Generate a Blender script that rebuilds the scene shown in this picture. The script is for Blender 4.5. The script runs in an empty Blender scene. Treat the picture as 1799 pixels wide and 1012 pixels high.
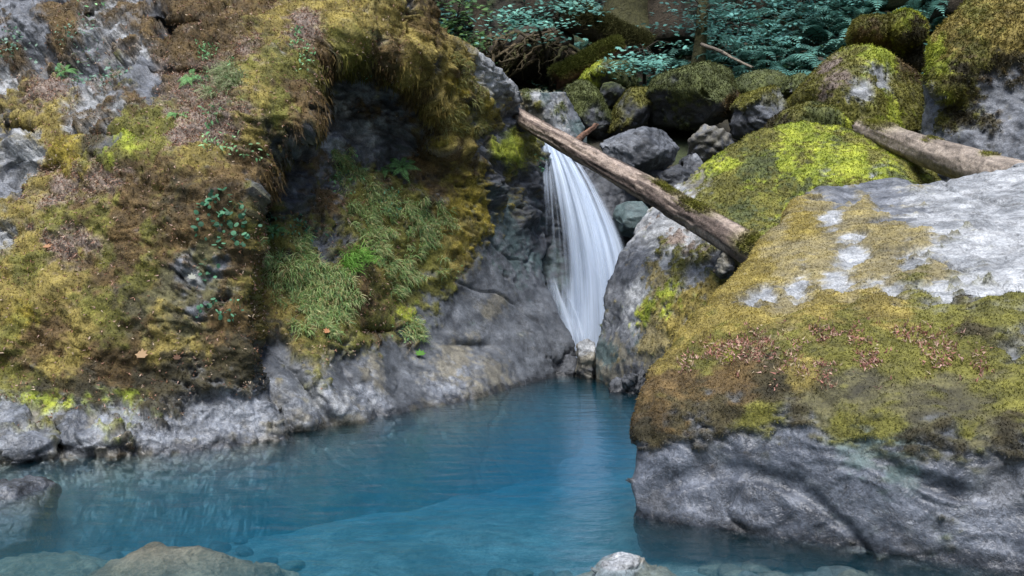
import bpy, bmesh, math, random
import numpy as np

# ------------------------------------------------------------------ camera, sky, sun, exposure
SC = bpy.context.scene
COL = SC.collection
F_PX, CX, HZ, CAM_H = 1499.0, 899.5, 450.0, 1.6          # photo pixels; camera is level, 1.6 m above the pool
cam_d = bpy.data.cameras.new('camera'); cam = bpy.data.objects.new('camera', cam_d); COL.objects.link(cam)
cam.location = (0, 0, CAM_H); cam.rotation_euler = (math.radians(90), 0, 0)
cam_d.sensor_width = 36; cam_d.lens = 36 * F_PX / 1799; cam_d.shift_y = -(506 - HZ) / 1799
cam_d.clip_start = 0.05; cam_d.clip_end = 500
SC.camera = cam

SUN_EL, SUN_AZ = math.radians(64), math.radians(188)      # azimuth clockwise from +Y: behind the camera, to the right
wd = bpy.data.worlds.new('World'); SC.world = wd; wd.use_nodes = True
_nt = wd.node_tree; _bg = _nt.nodes['Background']
_sky = _nt.nodes.new('ShaderNodeTexSky'); _sky.sky_type = 'NISHITA'; _sky.sun_disc = False
_sky.sun_elevation = SUN_EL; _sky.sun_rotation = SUN_AZ; _sky.air_density = 1.0; _sky.dust_density = 1.5; _sky.ozone_density = 1.0
_nt.links.new(_sky.outputs[0], _bg.inputs[0]); _bg.inputs[1].default_value = 0.09
sun_d = bpy.data.lights.new('sun', 'SUN'); sun = bpy.data.objects.new('sun', sun_d); COL.objects.link(sun)
sun_d.energy = 1.5; sun_d.angle = math.radians(28); sun_d.color = (1.0, 0.985, 0.96)
sun.rotation_euler = (math.pi/2 - SUN_EL, 0, math.pi - SUN_AZ)
SC.view_settings.view_transform = 'Standard'; SC.view_settings.look = 'None'
SC.view_settings.gamma = 1; SC.view_settings.use_curve_mapping = False
SC.view_settings.exposure = 1.78
SC.render.engine = 'CYCLES'
cy = SC.cycles
cy.use_denoising = True; cy.max_bounces = 8; cy.diffuse_bounces = 3; cy.glossy_bounces = 3
cy.transmission_bounces = 4; cy.transparent_max_bounces = 16; cy.volume_bounces = 1
cy.sample_clamp_indirect = 6

rng = np.random.default_rng(7); random.seed(7)

# ------------------------------------------------------------------ maths helpers
def W(px, py, Y):
    """the point at distance Y in front of the camera that the photo shows at pixel (px, py)"""
    return np.array(((px - CX) / F_PX * Y, Y, CAM_H + (HZ - py) / F_PX * Y))
def proj(V):
    Y = np.maximum(V[:, 1], 0.3)
    return CX + V[:, 0] / Y * F_PX, HZ - (V[:, 2] - CAM_H) / Y * F_PX

_TAB = np.random.default_rng(1).random((65536, 3)).astype(np.float32)
_TAB0 = np.ascontiguousarray(_TAB[:, 0])
def _cell(i, seed):
    """per axis, the products whose xor is the table index"""
    i = i.astype(np.uint32)
    return (lambda d: (i[:, 0] + np.uint32(d)) * np.uint32(73856093), lambda d: (i[:, 1] + np.uint32(d)) * np.uint32(19349663), lambda d: (i[:, 2] + np.uint32(d)) * np.uint32(83492791) + np.uint32((seed * 2654435761) & 0xFFFFFFFF))
def _idx(h): h = h ^ (h >> np.uint32(15)); h = h * np.uint32(2246822519); return (h ^ (h >> np.uint32(13))) & np.uint32(0xFFFF)
def vnoise(P, seed=0):
    P = np.asarray(P, np.float32); i = np.floor(P); f = P - i; i = i.astype(np.int32)
    u = f * f * f * (f * (f * 6 - 15) + 10); X, Y_, Z = _cell(i, seed)
    xs, ys, zs = (X(0), X(1)), (Y_(0), Y_(1)), (Z(0), Z(1)); r = 0
    for dx in (0, 1):
        wx = u[:, 0] if dx else 1 - u[:, 0]
        for dy in (0, 1):
            wxy = wx * (u[:, 1] if dy else 1 - u[:, 1]); h = xs[dx] ^ ys[dy]
            r = r + wxy * (_TAB0[_idx(h ^ zs[0])] * (1 - u[:, 2]) + _TAB0[_idx(h ^ zs[1])] * u[:, 2])
    return r.astype(float)
def fbm(P, scale=1.0, oct=4, seed=0, gain=0.5, lac=2.03):
    """0..1, mean 0.5"""
    s = np.zeros(len(P)); a = 1.0; t = 0; Q = np.asarray(P) * scale
    for k in range(oct):
        s += a * vnoise(Q + 17.3 * k, seed + k * 7); t += a; a *= gain; Q = Q * lac
    return s / t
def ridged(P, scale=1.0, oct=4, seed=0):
    s = np.zeros(len(P)); a = 1.0; t = 0; Q = np.asarray(P) * scale
    for k in range(oct):
        s += a * (1 - np.abs(2 * vnoise(Q + 9.1 * k, seed + k * 5) - 1)); t += a; a *= 0.5; Q = Q * 2.07
    return s / t
def worley(P, scale=1.0, seed=0):
    Q = np.asarray(P, np.float32) * np.float32(scale); i = np.floor(Q).astype(np.int32); X, Y_, Z = _cell(i, seed); f = Q - i
    f1 = np.full(len(Q), 9.0, np.float32); f2 = f1.copy(); cid = np.zeros(len(Q), np.float32)
    for dx in (-1, 0, 1):
        for dy in (-1, 0, 1):
            h = X(dx & 0xFFFFFFFF) ^ Y_(dy & 0xFFFFFFFF)
            for dz in (-1, 0, 1):
                p = _TAB[_idx(h ^ Z(dz & 0xFFFFFFFF))]
                d = (dx + p[:, 0] - f[:, 0])**2 + (dy + p[:, 1] - f[:, 1])**2 + (dz + p[:, 2] - f[:, 2])**2
                m = d < f1
                f2 = np.where(m, f1, np.minimum(f2, d)); cid = np.where(m, p[:, 0], cid); f1 = np.where(m, d, f1)
    return np.sqrt(f1).astype(float), np.sqrt(f2).astype(float), cid.astype(float)
def warp(V, s, a, seed): return V + a * (np.stack([fbm(V, s, 3, seed), fbm(V, s, 3, seed + 1), fbm(V, s, 3, seed + 2)], -1) - .5)
def terrace(x, n): y = x * n; k = np.floor(y); return (k + sstep(.43, .57, y - k)) / n
def sstep(a, b, x):
    t = np.clip((x - a) / (b - a), 0, 1); return t * t * (3 - 2 * t)
def poly_sdf(px, py, poly):
    """signed distance in pixels, positive inside"""
    d = np.full(px.shape, 1e9); inside = np.zeros(px.shape, bool); n = len(poly)
    for k in range(n):
        x0, y0 = poly[k]; x1, y1 = poly[(k + 1) % n]
        ex, ey = x1 - x0, y1 - y0; wx, wy = px - x0, py - y0
        t = np.clip((wx * ex + wy * ey) / (ex * ex + ey * ey + 1e-9), 0, 1)
        d = np.minimum(d, np.hypot(wx - ex * t, wy - ey * t))
        c = ((y0 > py) != (y1 > py)) & (px < (x1 - x0) * (py - y0) / (y1 - y0 + 1e-12) + x0)
        inside ^= c
    return np.where(inside, d, -d)
def tps(ctrl, smooth=1e-4):
    """thin plate spline px,py -> value"""
    c = np.array(ctrl, float); X = c[:, :2] / 500.0; n = len(X)
    def U(r2): return np.where(r2 > 1e-12, r2 * np.log(r2 + 1e-12), 0)
    A = np.zeros((n + 3, n + 3)); D = ((X[:, None] - X[None])**2).sum(-1)
    A[:n, :n] = U(D) + np.eye(n) * smooth; A[:n, n] = 1; A[:n, n+1:] = X; A[n, :n] = 1; A[n+1:, :n] = X.T
    w = np.linalg.solve(A, np.r_[c[:, 2], 0, 0, 0])
    def f(px, py):
        x, y = np.asarray(px) / 500.0, np.asarray(py) / 500.0
        r = w[n] + w[n+1] * x + w[n+2] * y
        for k in range(n): r = r + w[k] * U((x - X[k, 0])**2 + (y - X[k, 1])**2)
        return r
    return f

# ------------------------------------------------------------------ mesh helpers
def new_mesh(name, V, F, attrs=None, smooth=True):
    """V (n,3), F (m,3) or (m,4) arrays or a list of such arrays"""
    Fs = F if isinstance(F, list) else [F]
    me = bpy.data.meshes.new(name)
    V = np.ascontiguousarray(V, dtype=np.float32)
    me.vertices.add(len(V)); me.vertices.foreach_set('co', V.ravel())
    loops = np.concatenate([f.ravel() for f in Fs]).astype(np.int32)
    tot = np.concatenate([np.full(len(f), f.shape[1], np.int32) for f in Fs])
    start = np.concatenate([[0], np.cumsum(tot)[:-1]]).astype(np.int32)
    me.loops.add(len(loops)); me.loops.foreach_set('vertex_index', loops)
    me.polygons.add(len(tot)); me.polygons.foreach_set('loop_start', start)
    me.update(calc_edges=True)
    me.polygons.foreach_set('use_smooth', np.full(len(tot), smooth))
    for k, a in (attrs or {}).items():
        a = np.asarray(a, np.float32)
        if a.ndim == 2:
            at = me.attributes.new(k, 'FLOAT_COLOR', 'POINT')
            at.data.foreach_set('color', np.c_[a, np.ones(len(a))].astype(np.float32).ravel())
        else:
            at = me.attributes.new(k, 'FLOAT', 'POINT'); at.data.foreach_set('value', a)
    return me
def link(name, me, mat=None, parent=None, loc=(0, 0, 0)):
    o = bpy.data.objects.new(name, me); COL.objects.link(o); o.location = loc
    if mat is not None and me is not None and not me.materials: me.materials.append(mat)
    if parent is not None: o.parent = parent
    return o
def tag(o, label=None, cat=None, group=None, kind=None):
    if label: o['label'] = label
    if cat: o['category'] = cat
    if group: o['group'] = group
    if kind: o['kind'] = kind
    return o
def empty(name, loc):
    o = bpy.data.objects.new(name, None); COL.objects.link(o); o.location = loc; o.empty_display_size = 0.1; return o
def tris(F):
    return F if F.shape[1] == 3 else np.concatenate([F[:, [0, 1, 2]], F[:, [0, 2, 3]]])
def vnormals(V, F):
    T = tris(F); n = np.cross(V[T[:, 1]] - V[T[:, 0]], V[T[:, 2]] - V[T[:, 0]])
    N = np.zeros_like(V)
    for k in range(3):
        for a in range(3): N[:, a] += np.bincount(T[:, k], n[:, a], len(V))
    return N / (np.linalg.norm(N, axis=1, keepdims=True) + 1e-12)
def hull_mesh(hulls, voxel, smooth=6):
    """union of convex hulls, voxel remeshed and softened -> V, F (quads)"""
    bm = bmesh.new()
    for pts in hulls:
        vs = [bm.verts.new(tuple(p)) for p in pts]
        r = bmesh.ops.convex_hull(bm, input=vs)
        kill = {v for v in r['geom_interior'] if isinstance(v, bmesh.types.BMVert)} | {v for v in r['geom_unused'] if isinstance(v, bmesh.types.BMVert)}
        bmesh.ops.delete(bm, geom=[v for v in kill if v.is_valid], context='VERTS')
    bmesh.ops.recalc_face_normals(bm, faces=bm.faces)
    me = bpy.data.meshes.new('tmp'); bm.to_mesh(me); bm.free()
    o = bpy.data.objects.new('tmp', me); COL.objects.link(o)
    m = o.modifiers.new('r', 'REMESH'); m.mode = 'VOXEL'; m.voxel_size = voxel
    if smooth: s = o.modifiers.new('s', 'SMOOTH'); s.factor = 0.5; s.iterations = smooth
    ev = o.evaluated_get(bpy.context.evaluated_depsgraph_get()); em = ev.to_mesh()
    V = np.empty(len(em.vertices) * 3, np.float32); em.vertices.foreach_get('co', V); V = V.reshape(-1, 3).astype(float)
    n = len(em.polygons); tot = np.empty(n, np.int32); em.polygons.foreach_get('loop_total', tot)
    L = np.empty(len(em.loops), np.int32); em.loops.foreach_get('vertex_index', L)
    F = L.reshape(-1, 4) if (tot == 4).all() else None
    if F is None:
        st = np.concatenate([[0], np.cumsum(tot)[:-1]])
        F = np.array([[L[s], L[s+1], L[s+2], L[s+t-1]] for s, t in zip(st, tot)])
    ev.to_mesh_clear(); bpy.data.objects.remove(o); bpy.data.meshes.remove(me)
    return V, F
def tube(path, radii, seg=10, cap=True, jitter=0.0, seed=0):
    """tapered tube along a path -> V, [F quads, caps], plus ring and length parameters"""
    P = np.array(path, float); n = len(P); r = np.broadcast_to(radii, (n,)).astype(float)
    T = np.gradient(P, axis=0); T /= np.linalg.norm(T, axis=1, keepdims=True) + 1e-9
    up = np.array((0, 0, 1.0)) if abs(T[0, 2]) < 0.9 else np.array((1.0, 0, 0))
    V = []; a = np.linspace(0, 2 * np.pi, seg, endpoint=False)
    A = np.cross(up, T[0]); A /= np.linalg.norm(A)
    for k in range(n):
        A = A - T[k] * (A @ T[k]); A /= np.linalg.norm(A) + 1e-9
        B = np.cross(T[k], A)
        V.append(P[k] + r[k] * (np.cos(a)[:, None] * A + np.sin(a)[:, None] * B))
    V = np.concatenate(V)
    i = np.arange(n - 1)[:, None] * seg; j = np.arange(seg)[None]; j2 = (j + 1) % seg
    F = np.stack([i + j, i + j2, i + seg + j2, i + seg + j], -1).reshape(-1, 4)
    Fs = [F]
    if cap:
        c0, c1 = len(V), len(V) + 1
        V = np.concatenate([V, P[:1], P[-1:]])
        jj = np.arange(seg); k2 = (jj + 1) % seg
        Fs.append(np.concatenate([np.stack([np.full(seg, c0), k2, jj], -1), np.stack([np.full(seg, c1), (n-1)*seg + jj, (n-1)*seg + k2], -1)]))
    return V, Fs
def merge(parts):
    """list of (V, [F...], col) -> V, [quads, tris], col"""
    Vs, Q, T, C, n = [], [], [], [], 0
    for V, Fs, c in parts:
        Vs.append(V); C.append(np.broadcast_to(c, (len(V), 3)))
        for f in (Fs if isinstance(Fs, list) else [Fs]): (Q if f.shape[1] == 4 else T).append(f + n)
        n += len(V)
    out = []
    if Q: out.append(np.concatenate(Q))
    if T: out.append(np.concatenate(T))
    return np.concatenate(Vs), out, np.concatenate(C)
def rot_to(N):
    """per row an orthonormal frame (A, B, N)"""
    ref = np.where(np.abs(N[:, 2:3]) < 0.9, np.array([[0, 0, 1.0]]), np.array([[1.0, 0, 0]]))
    A = np.cross(ref, N); A /= np.linalg.norm(A, axis=1, keepdims=True) + 1e-9
    return A, np.cross(N, A)

# ------------------------------------------------------------------ materials
def mat_new(name):
    m = bpy.data.materials.new(name); m.use_nodes = True; nt = m.node_tree
    for n in list(nt.nodes): nt.nodes.remove(n)
    out = nt.nodes.new('ShaderNodeOutputMaterial')
    return m, nt, out
def N_(nt, t, **kw):
    n = nt.nodes.new(t)
    for k, v in kw.items():
        if k.startswith('i_'):
            key = k[2:]; key = int(key) if key.isdigit() else key.replace('_', ' ')
            n.inputs[key].default_value = v
        else: setattr(n, k, v)
    return n
def ramp(nt, src, lo, hi, a=0.3, b=0.7):
    r = N_(nt, 'ShaderNodeMapRange'); r.inputs['From Min'].default_value = a; r.inputs['From Max'].default_value = b
    r.inputs['To Min'].default_value = lo; r.inputs['To Max'].default_value = hi; nt.links.new(src, r.inputs['Value']); return r.outputs[0]
def make_rock_mat(name, fine=1.0, stretch=(1, 1, 1), bump=0.7, spec=0.4):
    m, nt, out = mat_new(name); L = nt.links.new
    geo = N_(nt, 'ShaderNodeNewGeometry'); mp = N_(nt, 'ShaderNodeMapping'); mp.inputs['Scale'].default_value = stretch
    L(geo.outputs['Position'], mp.inputs['Vector'])
    col = N_(nt, 'ShaderNodeAttribute', attribute_name='Col'); rg = N_(nt, 'ShaderNodeAttribute', attribute_name='rough')
    n1 = N_(nt, 'ShaderNodeTexNoise', i_Scale=7 * fine, i_Detail=6, i_Roughness=0.66, i_Distortion=0.4); L(mp.outputs[0], n1.inputs['Vector'])
    n2 = N_(nt, 'ShaderNodeTexNoise', i_Scale=55 * fine, i_Detail=3, i_Roughness=0.7); L(mp.outputs[0], n2.inputs['Vector'])
    n3 = N_(nt, 'ShaderNodeTexNoise', noise_type='RIDGED_MULTIFRACTAL', i_Scale=5.5 * fine, i_Detail=5, i_Roughness=0.6, i_Distortion=0.6); L(mp.outputs[0], n3.inputs['Vector'])
    v = N_(nt, 'ShaderNodeMath', operation='MULTIPLY'); L(ramp(nt, n1.outputs[0], 0.7, 1.3, .36, .64), v.inputs[0]); L(ramp(nt, n2.outputs[0], 0.72, 1.32, .36, .64), v.inputs[1])
    vo = N_(nt, 'ShaderNodeTexVoronoi', feature='DISTANCE_TO_EDGE', i_Scale=3.2 * fine); wv = N_(nt, 'ShaderNodeVectorMath', operation='MULTIPLY_ADD'); L(n1.outputs['Color'], wv.inputs[0]); wv.inputs[1].default_value = (.55, .55, .55); L(mp.outputs[0], wv.inputs[2]); L(wv.outputs[0], vo.inputs['Vector'])
    crk = ramp(nt, vo.outputs['Distance'], 0.0, 1.0, 0.0, 0.022)
    ck = N_(nt, 'ShaderNodeMath', operation='MULTIPLY_ADD', use_clamp=True); L(crk, ck.inputs[0]); ck.inputs[1].default_value = .55; ck.inputs[2].default_value = .45
    v2 = N_(nt, 'ShaderNodeMath', operation='MULTIPLY'); L(v.outputs[0], v2.inputs[0]); L(ck.outputs[0], v2.inputs[1]); v = v2
    mul = N_(nt, 'ShaderNodeVectorMath', operation='SCALE'); L(col.outputs['Color'], mul.inputs[0]); L(v.outputs[0], mul.inputs['Scale'])
    b = N_(nt, 'ShaderNodeBsdfPrincipled'); L(mul.outputs[0], b.inputs['Base Color'])
    b.inputs['Specular IOR Level'].default_value = spec
    rr = N_(nt, 'ShaderNodeMath', operation='ADD', use_clamp=True); L(rg.outputs['Fac'], rr.inputs[0]); L(ramp(nt, n1.outputs[0], -0.15, 0.15), rr.inputs[1]); L(rr.outputs[0], b.inputs['Roughness'])
    sm = N_(nt, 'ShaderNodeAttribute', attribute_name='smoothness'); bs = ramp(nt, sm.outputs['Fac'], bump, bump * .25, 0, .6)
    b1 = N_(nt, 'ShaderNodeBump', i_Strength=bump, i_Distance=0.05); L(n3.outputs[0], b1.inputs['Height'])
    b2 = N_(nt, 'ShaderNodeBump', i_Strength=bump, i_Distance=0.05); L(n1.outputs[0], b2.inputs['Height']); L(b1.outputs[0], b2.inputs['Normal'])
    b3 = N_(nt, 'ShaderNodeBump', i_Strength=bump * .8, i_Distance=0.009); L(n2.outputs[0], b3.inputs['Height']); L(b2.outputs[0], b3.inputs['Normal']); b4 = N_(nt, 'ShaderNodeBump', i_Strength=bump * .6, i_Distance=0.012); L(crk, b4.inputs['Height']); L(b3.outputs[0], b4.inputs['Normal']); L(b4.outputs[0], b.inputs['Normal']); L(bs, b1.inputs['Strength']); L(bs, b2.inputs['Strength'])
    L(b.outputs[0], out.inputs[0]); return m
def make_leaf_mat(name, trans=0.3, rough=0.6, spec=0.25):
    m, nt, out = mat_new(name); L = nt.links.new
    col = N_(nt, 'ShaderNodeAttribute', attribute_name='Col')
    oi = N_(nt, 'ShaderNodeObjectInfo'); sc = N_(nt, 'ShaderNodeVectorMath', operation='SCALE'); L(col.outputs['Color'], sc.inputs[0]); L(ramp(nt, oi.outputs['Random'], 0.75, 1.25, 0, 1), sc.inputs['Scale'])
    b = N_(nt, 'ShaderNodeBsdfPrincipled', i_Roughness=rough); b.inputs['Specular IOR Level'].default_value = spec; L(sc.outputs[0], b.inputs['Base Color'])
    t = N_(nt, 'ShaderNodeBsdfTranslucent'); L(sc.outputs[0], t.inputs[0])
    mx = N_(nt, 'ShaderNodeMixShader'); mx.inputs[0].default_value = trans; L(b.outputs[0], mx.inputs[1]); L(t.outputs[0], mx.inputs[2])
    L(mx.outputs[0], out.inputs[0]); return m
M_ROCK = make_rock_mat('weathered_rock')
M_MOSS = make_leaf_mat('moss', 0.15, 0.9, 0.1)
M_LEAF = make_leaf_mat('leaf', 0.3, 0.6, 0.2)
M_BARK = make_rock_mat('bark', 1.4, (1, 1, 1), 0.8, 0.25)

def make_water():
    m, nt, out = mat_new('pool_water'); L = nt.links.new
    geo = N_(nt, 'ShaderNodeNewGeometry'); mp = N_(nt, 'ShaderNodeMapping'); mp.inputs['Scale'].default_value = (1.0, 2.4, 1.0); L(geo.outputs['Position'], mp.inputs['Vector'])
    n1 = N_(nt, 'ShaderNodeTexNoise', i_Scale=2.2, i_Detail=5, i_Roughness=0.55); L(mp.outputs[0], n1.inputs['Vector'])
    bp = N_(nt, 'ShaderNodeBump', i_Strength=0.3, i_Distance=0.06); L(n1.outputs[0], bp.inputs['Height'])
    fr = N_(nt, 'ShaderNodeFresnel', i_IOR=1.4); L(bp.outputs[0], fr.inputs['Normal'])
    gl = N_(nt, 'ShaderNodeBsdfGlossy', i_Roughness=0.12); L(bp.outputs[0], gl.inputs['Normal'])
    tr = N_(nt, 'ShaderNodeBsdfTransparent', i_Color=(0.93, 0.98, 1.0, 1))
    mx = N_(nt, 'ShaderNodeMixShader'); L(fr.outputs[0], mx.inputs[0]); L(tr.outputs[0], mx.inputs[1]); L(gl.outputs[0], mx.inputs[2])
    L(mx.outputs[0], out.inputs['Surface'])
    ab = N_(nt, 'ShaderNodeVolumeAbsorption', i_Color=(0.04, 0.62, 0.83, 1), i_Density=1.0)
    sv = N_(nt, 'ShaderNodeVolumeScatter', i_Color=(0.08, 0.68, 0.92, 1), i_Density=0.2, i_Anisotropy=0.0)
    ad = N_(nt, 'ShaderNodeAddShader'); L(ab.outputs[0], ad.inputs[0]); L(sv.outputs[0], ad.inputs[1]); L(ad.outputs[0], out.inputs['Volume'])
    return m
def make_falls():
    m, nt, out = mat_new('falling_water'); L = nt.links.new
    uv = N_(nt, 'ShaderNodeAttribute', attribute_name='flow'); op = N_(nt, 'ShaderNodeAttribute', attribute_name='opac')
    mp = N_(nt, 'ShaderNodeMapping'); mp.inputs['Scale'].default_value = (26, .7, 1); L(uv.outputs['Vector'], mp.inputs['Vector'])
    n1 = N_(nt, 'ShaderNodeTexNoise', i_Scale=1.0, i_Detail=4, i_Roughness=0.6); L(mp.outputs[0], n1.inputs['Vector'])
    mp2 = N_(nt, 'ShaderNodeMapping'); mp2.inputs['Scale'].default_value = (8, 0.5, 1); L(uv.outputs['Vector'], mp2.inputs['Vector'])
    n2 = N_(nt, 'ShaderNodeTexNoise', i_Scale=1.0, i_Detail=2); L(mp2.outputs[0], n2.inputs['Vector'])
    a = N_(nt, 'ShaderNodeMath', operation='ADD'); L(ramp(nt, n1.outputs[0], -0.32, 0.32), a.inputs[0]); L(ramp(nt, n2.outputs[0], -0.42, 0.42), a.inputs[1])
    s = N_(nt, 'ShaderNodeMath', operation='ADD', use_clamp=True); L(a.outputs[0], s.inputs[0]); L(op.outputs['Fac'], s.inputs[1])
    ed = N_(nt, 'ShaderNodeAttribute', attribute_name='edge'); fm = N_(nt, 'ShaderNodeMath', operation='MULTIPLY'); L(s.outputs[0], fm.inputs[0]); L(ed.outputs['Fac'], fm.inputs[1])
    d = N_(nt, 'ShaderNodeBsdfPrincipled', i_Roughness=0.5, i_Base_Color=(0.60, 0.69, 0.82, 1)); t = N_(nt, 'ShaderNodeBsdfTranslucent', i_Color=(0.66, 0.76, 0.88, 1))
    m1 = N_(nt, 'ShaderNodeMixShader'); m1.inputs[0].default_value = 0.3; L(d.outputs[0], m1.inputs[1]); L(t.outputs[0], m1.inputs[2])
    tr = N_(nt, 'ShaderNodeBsdfTransparent'); m2 = N_(nt, 'ShaderNodeMixShader'); L(fm.outputs[0], m2.inputs[0]); L(tr.outputs[0], m2.inputs[1]); L(m1.outputs[0], m2.inputs[2])
    L(m2.outputs[0], out.inputs[0]); return m
M_WATER = make_water(); M_FALLS = make_falls()

# ------------------------------------------------------------------ surface classes: colour A, colour B, mossiness, roughness, relief, tuft length
CLS = {
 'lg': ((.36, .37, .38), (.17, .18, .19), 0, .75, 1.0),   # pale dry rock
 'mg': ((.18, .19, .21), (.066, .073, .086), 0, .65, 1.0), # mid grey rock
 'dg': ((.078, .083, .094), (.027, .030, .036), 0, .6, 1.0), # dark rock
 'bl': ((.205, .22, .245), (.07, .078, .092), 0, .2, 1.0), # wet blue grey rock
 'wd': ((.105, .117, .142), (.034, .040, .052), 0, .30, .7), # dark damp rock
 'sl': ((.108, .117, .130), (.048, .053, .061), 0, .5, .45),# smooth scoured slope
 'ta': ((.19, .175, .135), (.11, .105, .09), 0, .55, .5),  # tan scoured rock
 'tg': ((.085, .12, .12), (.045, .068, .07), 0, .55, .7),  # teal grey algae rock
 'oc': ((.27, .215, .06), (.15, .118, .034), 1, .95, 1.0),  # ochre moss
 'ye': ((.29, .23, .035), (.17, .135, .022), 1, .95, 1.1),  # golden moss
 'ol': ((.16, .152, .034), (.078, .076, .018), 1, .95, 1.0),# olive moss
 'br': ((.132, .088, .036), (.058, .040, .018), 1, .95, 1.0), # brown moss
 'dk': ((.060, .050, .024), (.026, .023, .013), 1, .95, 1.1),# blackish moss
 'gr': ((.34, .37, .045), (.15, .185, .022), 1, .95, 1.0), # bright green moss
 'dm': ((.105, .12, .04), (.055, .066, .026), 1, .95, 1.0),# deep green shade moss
 'li': ((.24, .19, .16), (.13, .10, .08), .6, .9, .8),  # dry litter
 'th': ((.125, .115, .052), (.05, .046, .028), .5, .9, .8),   # thin grey olive crust
 'sb': ((.24, .165, .11), (.12, .085, .055), 0, .7, 1.0),    # silted brown rock
 'gs': ((.25, .205, .085), (.17, .145, .08), .6, .9, .5),  # thin dry ochre crust
}
KEYS = list(CLS)
def classify(V, labels, px=None, py=None, nscale=3.2, namp=1.0, sharp=6.5, drad=40.0, seed=0, stretch=(1, 1, 1)):
    if px is None: px, py = proj(V)
    Vs = V * np.array(stretch); best = {}
    for l in labels:
        x, y, k = l[:3]; r = l[3] if len(l) > 3 else drad
        s = np.hypot(px - x, py - y) / r
        best[k] = np.minimum(best[k], s) if k in best else s
    ks = list(best); S = np.stack([best[k] for k in ks], 1)
    S = S / (1 + 0.25 * S)
    for i, k in enumerate(ks):
        sd = seed + 31 * KEYS.index(k)
        S[:, i] += namp * 1.5 * (fbm(Vs, nscale, 2, sd) - .5) + namp * (fbm(Vs, nscale * 5, 3, sd + 3) - .5) * 1.7
    w = np.exp(-(S - S.min(1, keepdims=True)) * sharp); w /= w.sum(1, keepdims=True)
    mixf = sstep(.34, .66, fbm(Vs, 4.5, 5, seed + 900)); mix2 = sstep(.3, .7, fbm(Vs, 20, 3, seed + 901))
    mf = np.clip(mixf * .6 + mix2 * .4, 0, 1)[:, None]
    col = np.zeros((len(V), 3)); moss = np.zeros(len(V)); rough = np.zeros(len(V)); rel = np.zeros(len(V)); tl = np.zeros(len(V))
    for i, k in enumerate(ks):
        a, b, mo, ro, re = CLS[k]
        col += w[:, i:i+1] * (np.array(a) * mf + np.array(b) * (1 - mf)); moss += w[:, i] * mo; rough += w[:, i] * ro; rel += w[:, i] * re
    cls = np.array(ks)[np.argmax(w, 1)]
    return dict(col=col, moss=moss, rough=rough, rel=rel, cls=cls)

def sample_surface(V, F, weight, n, r=rng):
    T = tris(F); a = np.linalg.norm(np.cross(V[T[:, 1]] - V[T[:, 0]], V[T[:, 2]] - V[T[:, 0]]), axis=1) * .5
    p = a * weight[T].mean(1); p = p / p.sum()
    idx = r.choice(len(T), n, p=p); u = r.random((n, 1)); v = r.random((n, 1)); fl = (u + v > 1); u = np.where(fl, 1 - u, u); v = np.where(fl, 1 - v, v)
    t = T[idx]; return V[t[:, 0]] * (1 - u - v) + V[t[:, 1]] * u + V[t[:, 2]] * v, t[:, 0]
def view_weight(V, N, margin=120):
    """favour what the photograph (or a camera a step aside) can see"""
    px, py = proj(V); inv = (px > -margin) & (px < 1799 + margin) & (py > -margin) & (py < 1012 + margin) & (V[:, 1] > 0.5)
    d = np.array([[0, 0, CAM_H]]) - V; d /= np.linalg.norm(d, axis=1, keepdims=True)
    return inv * ((N * d).sum(1) > -0.25)
def tuft_mesh(name, P, N, col, length, width, blades=3, spread=.8, droop=.3, seed=0):
    """many small tufts of blades, joined: far too many to pick apart"""
    r = np.random.default_rng(seed); n = len(P) * blades
    Pb = np.repeat(P, blades, 0) + r.normal(0, 1, (n, 3)) * (np.repeat(np.broadcast_to(length, (len(P),)), blades) * .25)[:, None]
    Nb = np.repeat(N, blades, 0) + r.normal(0, spread, (n, 3)); Nb[:, 2] -= droop; Nb /= np.linalg.norm(Nb, axis=1, keepdims=True)
    Lb = np.repeat(np.broadcast_to(length, (len(P),)), blades) * r.uniform(.5, 1.3, n)
    S = np.cross(Nb, r.normal(0, 1, (n, 3))); S /= np.linalg.norm(S, axis=1, keepdims=True) + 1e-9
    wd_ = np.repeat(np.broadcast_to(width, (len(P),)), blades)[:, None]
    V = np.stack([Pb - S * wd_ * .5, Pb + S * wd_ * .5, Pb + Nb * Lb[:, None]], 1).reshape(-1, 3)
    C = np.repeat(col, blades, 0) * r.uniform(.65, 1.35, (n, 1)); C = np.repeat(C, 3, 0)
    C[2::3] *= 1.25
    return new_mesh(name, V, np.arange(n * 3).reshape(-1, 3), {'Col': np.clip(C, 0, 1)}, smooth=False)

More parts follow.
